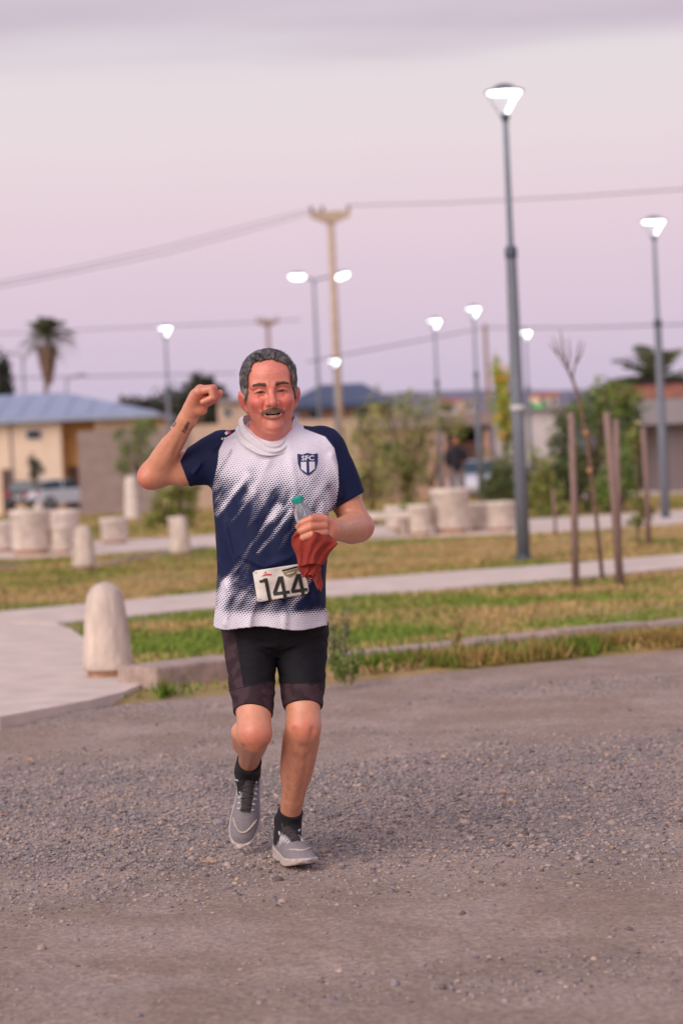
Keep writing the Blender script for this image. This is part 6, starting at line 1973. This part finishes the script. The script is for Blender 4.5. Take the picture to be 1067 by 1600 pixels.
# ---- socks and shoes
M['sock'] = mat('sock', srgb(26, 24, 28), .9, .15, 90, .3, 300, bdist=.002)
M['shoe_mesh'] = mat('shoe_mesh', srgb(134, 127, 131), .8, .18, 90, .9, 260, bdist=.002)
M['shoe_sole'] = mat('shoe_sole', srgb(188, 172, 164), .75, .2, 30, .2, 100)
M['shoe_dark'] = mat('shoe_dark', srgb(62, 54, 56), .8, .15, 60, .3, 200)
M['shoe_outsole'] = mat('shoe_outsole', srgb(52, 58, 62), .8, .1, 60)
M['lace'] = mat('lace', srgb(190, 186, 192), .8, .08, 80)
def shoe(heel, R, side, an, kn, sk=.075):
    def loc(P): return (P - heel) @ R
    cxf = lambda y: .008 * side * np.sin(np.clip(y, 0, .29) / .29 * math.pi)      # banana curve of the last
    def width(y):
        return np.interp(y, [-.012, 0, .03, .08, .13, .19, .23, .26, .28, .292], [.006, .022, .034, .034, .036, .045, .045, .038, .026, .006]).astype(np.float32)
    def bottom(y): return np.interp(y, [-.02, 0, .04, .16, .21, .26, .30], [.016, .008, .0, .0, .002, .012, .028]).astype(np.float32)
    def top_(y): return np.interp(y, [-.02, .02, .06, .10, .15, .19, .23, .265, .295], [.085, .098, .094, .096, .086, .070, .058, .046, .022]).astype(np.float32)
    def upper(P):
        q = loc(P); y = q[:, 1]; w = width(y) * .96
        zc = .03; x = (q[:, 0] - cxf(y)) / np.maximum(w, .004); h = np.maximum(top_(y) - .02, .004)
        z = (q[:, 2] - .02) / h
        r = (np.abs(x) ** 2.2 + np.maximum(z, 0) ** 2.0) ** .47
        d = (r - 1) * np.minimum(w, h) * .75
        d = np.maximum(d, .018 - q[:, 2])
        d = np.maximum(d, np.maximum(-.012 - y, y - .292))
        d = smax(d, -sd_cap(q, _v(0, .062, .088), _v(0, .064, .16), .029, .034), .006)
        return d
    def sole(P):
        q = loc(P); y = q[:, 1]; w = width(y) + .0035 - .003 * np.sin((q[:, 2]) * 90)
        d = np.abs(q[:, 0] - cxf(y)) - w
        zt_ = np.interp(y, [-.02, .03, .12, .2, .25, .3], [.042, .036, .030, .027, .030, .036])
        d = smax(d, q[:, 2] - zt_, .006); d = smax(d, bottom(y) - q[:, 2], .006)
        d = smax(d, np.maximum(-.016 - y, y - .297), .006)
        # groove under the arch and at the toe
        d = smax(d, -sd_ell(q, _v(0, .125, -.006), (.1, .022, .013)), .004)
        d = smax(d, -sd_ell(q, _v(0, .238, -.002), (.010, .05, .011)), .003)
        d = smax(d, -sd_ell(q, _v(side * -.04, .075, .021), (.012, .05, .003)), .003)
        return d
    cs = np.array([heel + R @ _v(x, y, z) for x in (-.055, .055) for y in (-.025, .305) for z in (-.005, .13)])
    lo, hi = cs.min(0) - .005, cs.max(0) + .005
    ax_ = [grid_axis(lo[i], hi[i], .0030) for i in range(3)]
    root = empty('shoe', (0, 0, 0)); root.parent = runner
    up_ = mesh_sdf(upper, *ax_); add('upper', up_, M['shoe_mesh'], root, True)
    add('sole', mesh_sdf(sole, *ax_), M['shoe_sole'], root, True)
    ub = bvh_of(*up_)
    def on_top(x, y, lift=.002):
        o_ = Vector((heel + R @ _v(x + float(cxf(np.array([y]))[0]), y, .2)).tolist()); d_ = Vector((-(R @ _v(0, 0, 1))).tolist())
        h_ = ub.ray_cast(o_, d_)
        return np.array(h_[0] - d_ * lift) if h_[0] is not None else np.array(heel + R @ _v(x, y, .09))
    # dark tongue over the instep
    def fn(u, v):
        y = .085 + .105 * u; wd = .0185 - .004 * u
        return on_top((v - .5) * 2 * wd, y, .0022 + .003 * (1 - (2 * v - 1) ** 2))
    V, F = curved_strip(fn, 16, 8)
    tg = add('tongue', (V, F), M['shoe_dark'], root, True)
    # tongue flap rising at the ankle
    def fn2(u, v):
        a = (v - .5) * 2
        return heel + R @ _v(a * .021, .094 - .012 * u + .004 * a * a, .086 + .034 * u - .003 * a * a)
    V, F = curved_strip(fn2, 6, 8); fl = add('tongue_flap', (V, F), M['shoe_dark'], root, True)
    sm = fl.modifiers.new('thick', 'SOLIDIFY'); sm.thickness = .005
    for i in range(6):
        y = .098 + i * .0165; wd = .0215 - .0012 * i
        pts = [on_top(x_, y + .004 * (1 if i % 2 else -1) * x_ / wd, .005) for x_ in np.linspace(-wd, wd, 7)]
        add('lace', tube(pts, .0026, 6), M['lace'] if False else M['shoe_dark'], root, True)
        for s_ in (-1, 1):
            p0 = on_top(s_ * (wd + .0015), y, .001); p1 = on_top(s_ * (wd + .012), y - .002, .001)
            add('eyelet_stay', tube([p0, (p0 + p1) / 2, p1], [.0045, .004, .002], 6), M['lace'], root, True)
    # toe and side overlays, dark outsole patch
    tb = [on_top(x_, .205 + .045 * (1 - (x_ / .036) ** 2), .0012) for x_ in np.linspace(-.036, .036, 13)]
    add('toe_overlay', tube(tb, .0032, 6), M['shoe_sole'], root, True)
    V, F = box(-.030, .030, .215, .262, 0, .006, .002)
    V = np.array([heel + R @ _v(x + float(cxf(np.array([y]))[0]), y, z + float(bottom(np.array([y]))[0]) - .0015) for x, y, z in V])
    add('outsole', (V, F), M['shoe_outsole'], root)
    for s_ in (-1, 1):
        pts = []
        for u in np.linspace(0, 1, 8):
            y = .05 + .05 * u; z = .045 + .02 * u
            o_ = Vector((heel + R @ _v(s_ * .12, y, z)).tolist()); d_ = Vector((R @ _v(-s_, 0, 0)).tolist())
            h_ = ub.ray_cast(o_, d_)
            if h_[0] is not None: pts.append(np.array(h_[0] - d_ * .001))
        if len(pts) > 2: add('side_mark', tube(pts, .0022, 5), M['shoe_dark'], root, True)
    # sock
    def sock(P):
        top = an + (kn - an) / np.linalg.norm(kn - an) * sk
        d = sd_cap(P, (heel + R @ _v(0, .062, .06)).astype(np.float32), an.astype(np.float32), .039, .0365)
        d = smin(d, sd_cap(P, an.astype(np.float32), top.astype(np.float32), .0365, .0385), .01)
        d = smin(d, sd_cap(P, (heel + R @ _v(0, .07, .07)).astype(np.float32), (heel + R @ _v(0, .12, .062)).astype(np.float32), .034, .026), .02)
        d = smin(d, sd_cap(P, (heel + R @ _v(0, .06, .115)).astype(np.float32), (heel + R @ _v(0, .05, .05)).astype(np.float32), .0335, .031), .012)
        ax2 = (top - an) / np.linalg.norm(top - an)
        d = d + (vnoise(P, (30, 30, 70), 111) - .5) * .004
        u = (P - top) @ ax2
        return np.maximum(d, u + .03)
    c0 = np.stack([an - .07, an + .07, heel + R @ _v(0, .12, .05)]); lo, hi = c0.min(0) - .05, c0.max(0) + .06
    o_ = add('sock', mesh_sdf(sock, *[grid_axis(lo[i], hi[i], .0032) for i in range(3)]), M['sock'], runner, True)
shoe(HEEL_L, FLR, 1, ANL, KNL)
shoe(HEEL_R, FRR, -1, ANR, KNR, .12)

# ================================================================== THINGS HELD IN THE HAND
# clear drinking bottle with a green cap
ba, bt = J(483, 826, -.222), J(466, 783, -.235)
bdir = (bt - ba) / np.linalg.norm(bt - ba)
BR = np.array(Vector(bdir.tolist()).to_track_quat('Z', 'Y').to_matrix())
bottle = empty('bottle', tuple(ROOT), 'small clear plastic bottle with a green cap in the runner\'s hand', 'bottle')
bottle.rotation_euler = (0, ROLL, 0)
L_ = float(np.linalg.norm(bt - ba))
mb = bpy.data.materials.new('clear_plastic'); mb.use_nodes = True
b = mb.node_tree.nodes['Principled BSDF']; b.inputs['Base Color'].default_value = (.93, .95, 1, 1); b.inputs['Roughness'].default_value = .12
b.inputs['Transmission Weight'].default_value = .85; b.inputs['IOR'].default_value = 1.33
def place(V): return V @ BR.T + ba
V, F = lathe([(.024, -.055), (.027, -.05), (.027, -.01), (.0275, .025), (.0262, .030), (.0275, .036), (.025, L_ - .028), (.018, L_ - .014), (.012, L_ - .004), (.0115, L_ + .006)], 28)
add('flask', (place(V), F), mb, bottle, True)
pr_ = [(.0135, L_ - .004), (.0145, L_ - .003), (.0145, L_ + .010), (.0128, L_ + .012), (.0126, L_ + .014), (.001, L_ + .0145)]
V, F = lathe(pr_, 36)
k = (np.arange(len(V)) % 36) % 6 < 3
rr = np.hypot(V[:, 0], V[:, 1]) > .0135
V[k & rr, :2] *= 1.18
M['cap_green'] = mat('cap_green', srgb(24, 158, 138), .4, .05, 60)
add('cap', (place(V), F), M['cap_green'], bottle, False)
M['label_print'] = mat('label_print', srgb(186, 176, 186), .5, .15, 90)
V, F = lathe([(.0279, .004), (.0281, .005), (.0281, .022), (.0279, .023)], 28)
add('label_band', (place(V), F), M['label_print'], bottle, True)

# rust red cloth hanging from the same hand
def sheet(left, right, d0, pleats, amp, nu=40, nv=34, back=.030, seed=0):
    """a hanging piece of cloth between two edges, with soft pleats; front and back skin"""
    lv = np.linspace(0, 1, len(left)); rv = np.linspace(0, 1, len(right))
    fr, bk_ = [], []
    for j in range(nv + 1):
        v = j / nv
        lx, ly = [np.interp(v, lv, [p[i] for p in left]) for i in (0, 1)]; rx_, ry_ = [np.interp(v, rv, [p[i] for p in right]) for i in (0, 1)]
        for i in range(nu + 1):
            u = i / nu; e = abs(2 * u - 1)
            w = pleats * u + .55 * v + .25 * math.sin(3 * v + seed)
            d = d0 + back * e ** 2.6 - amp * math.sin(2 * math.pi * w) * (1 - .4 * v) - .45 * amp * math.sin(2 * math.pi * (w * 2.3 + v) + 1)
            px_ = lx + (rx_ - lx) * u + 1.2 * math.sin(v * 9 + u * 5 + seed); py_ = ly + (ry_ - ly) * u + 1.4 * math.sin(u * 7 + seed)
            d += .006 * (float(vnoise(np.array([[px_ * .09, py_ * .07, seed]]), 1.0, 7)[0]) - .5)
            fr.append(J(px_, py_, d)); bk_.append(J(px_, py_, d + .004))
    n = len(fr); k = nu + 1
    F = [(j * k + i, j * k + i + 1, (j + 1) * k + i + 1, (j + 1) * k + i) for j in range(nv) for i in range(nu)]
    F += [(n + f[3], n + f[2], n + f[1], n + f[0]) for f in F]
    rim = [j * k for j in range(nv + 1)] + [nv * k + i for i in range(1, nu + 1)] + [j * k + nu for j in range(nv - 1, -1, -1)] + [i for i in range(nu - 1, 0, -1)]
    for a_, b_ in zip(rim, rim[1:] + rim[:1]): F.append((a_, b_, n + b_, n + a_))
    return np.array(fr + bk_), F
M['rust_cloth'] = mat('rust_cloth', srgb(146, 46, 34), .9, .12, 40, .6, 420, sheen=.08, bdist=.002)
pieces = [sheet([(460, 829), (456, 838), (457, 852), (462, 868), (466, 884)], [(515, 834), (527, 848), (520, 858), (512, 869), (505, 881)], -.288, 1.7, .0075, seed=1),
          sheet([(466, 876), (466, 888), (470, 897), (474, 902)], [(503, 872), (503, 882), (502, 890), (492, 897)], -.272, 1.3, .006, 30, 18, .02, 2),
          sheet([(484, 890), (487, 904), (493, 915), (499, 922)], [(501, 886), (503, 900), (504, 914), (502, 924)], -.262, .8, .004, 18, 20, .012, 3),
          sheet([(474, 892), (476, 900), (479, 906)], [(487, 890), (487, 900), (484, 907)], -.258, .8, .003, 14, 12, .01, 4)]
cl_ = add('cloth', merge(*pieces), M['rust_cloth'], None, True, loc=tuple(ROOT))
cl_.rotation_euler = (0, ROLL, 0)
tag(cl_, 'crumpled rust red cloth hanging from the runner\'s hand over the race bib', 'cloth')
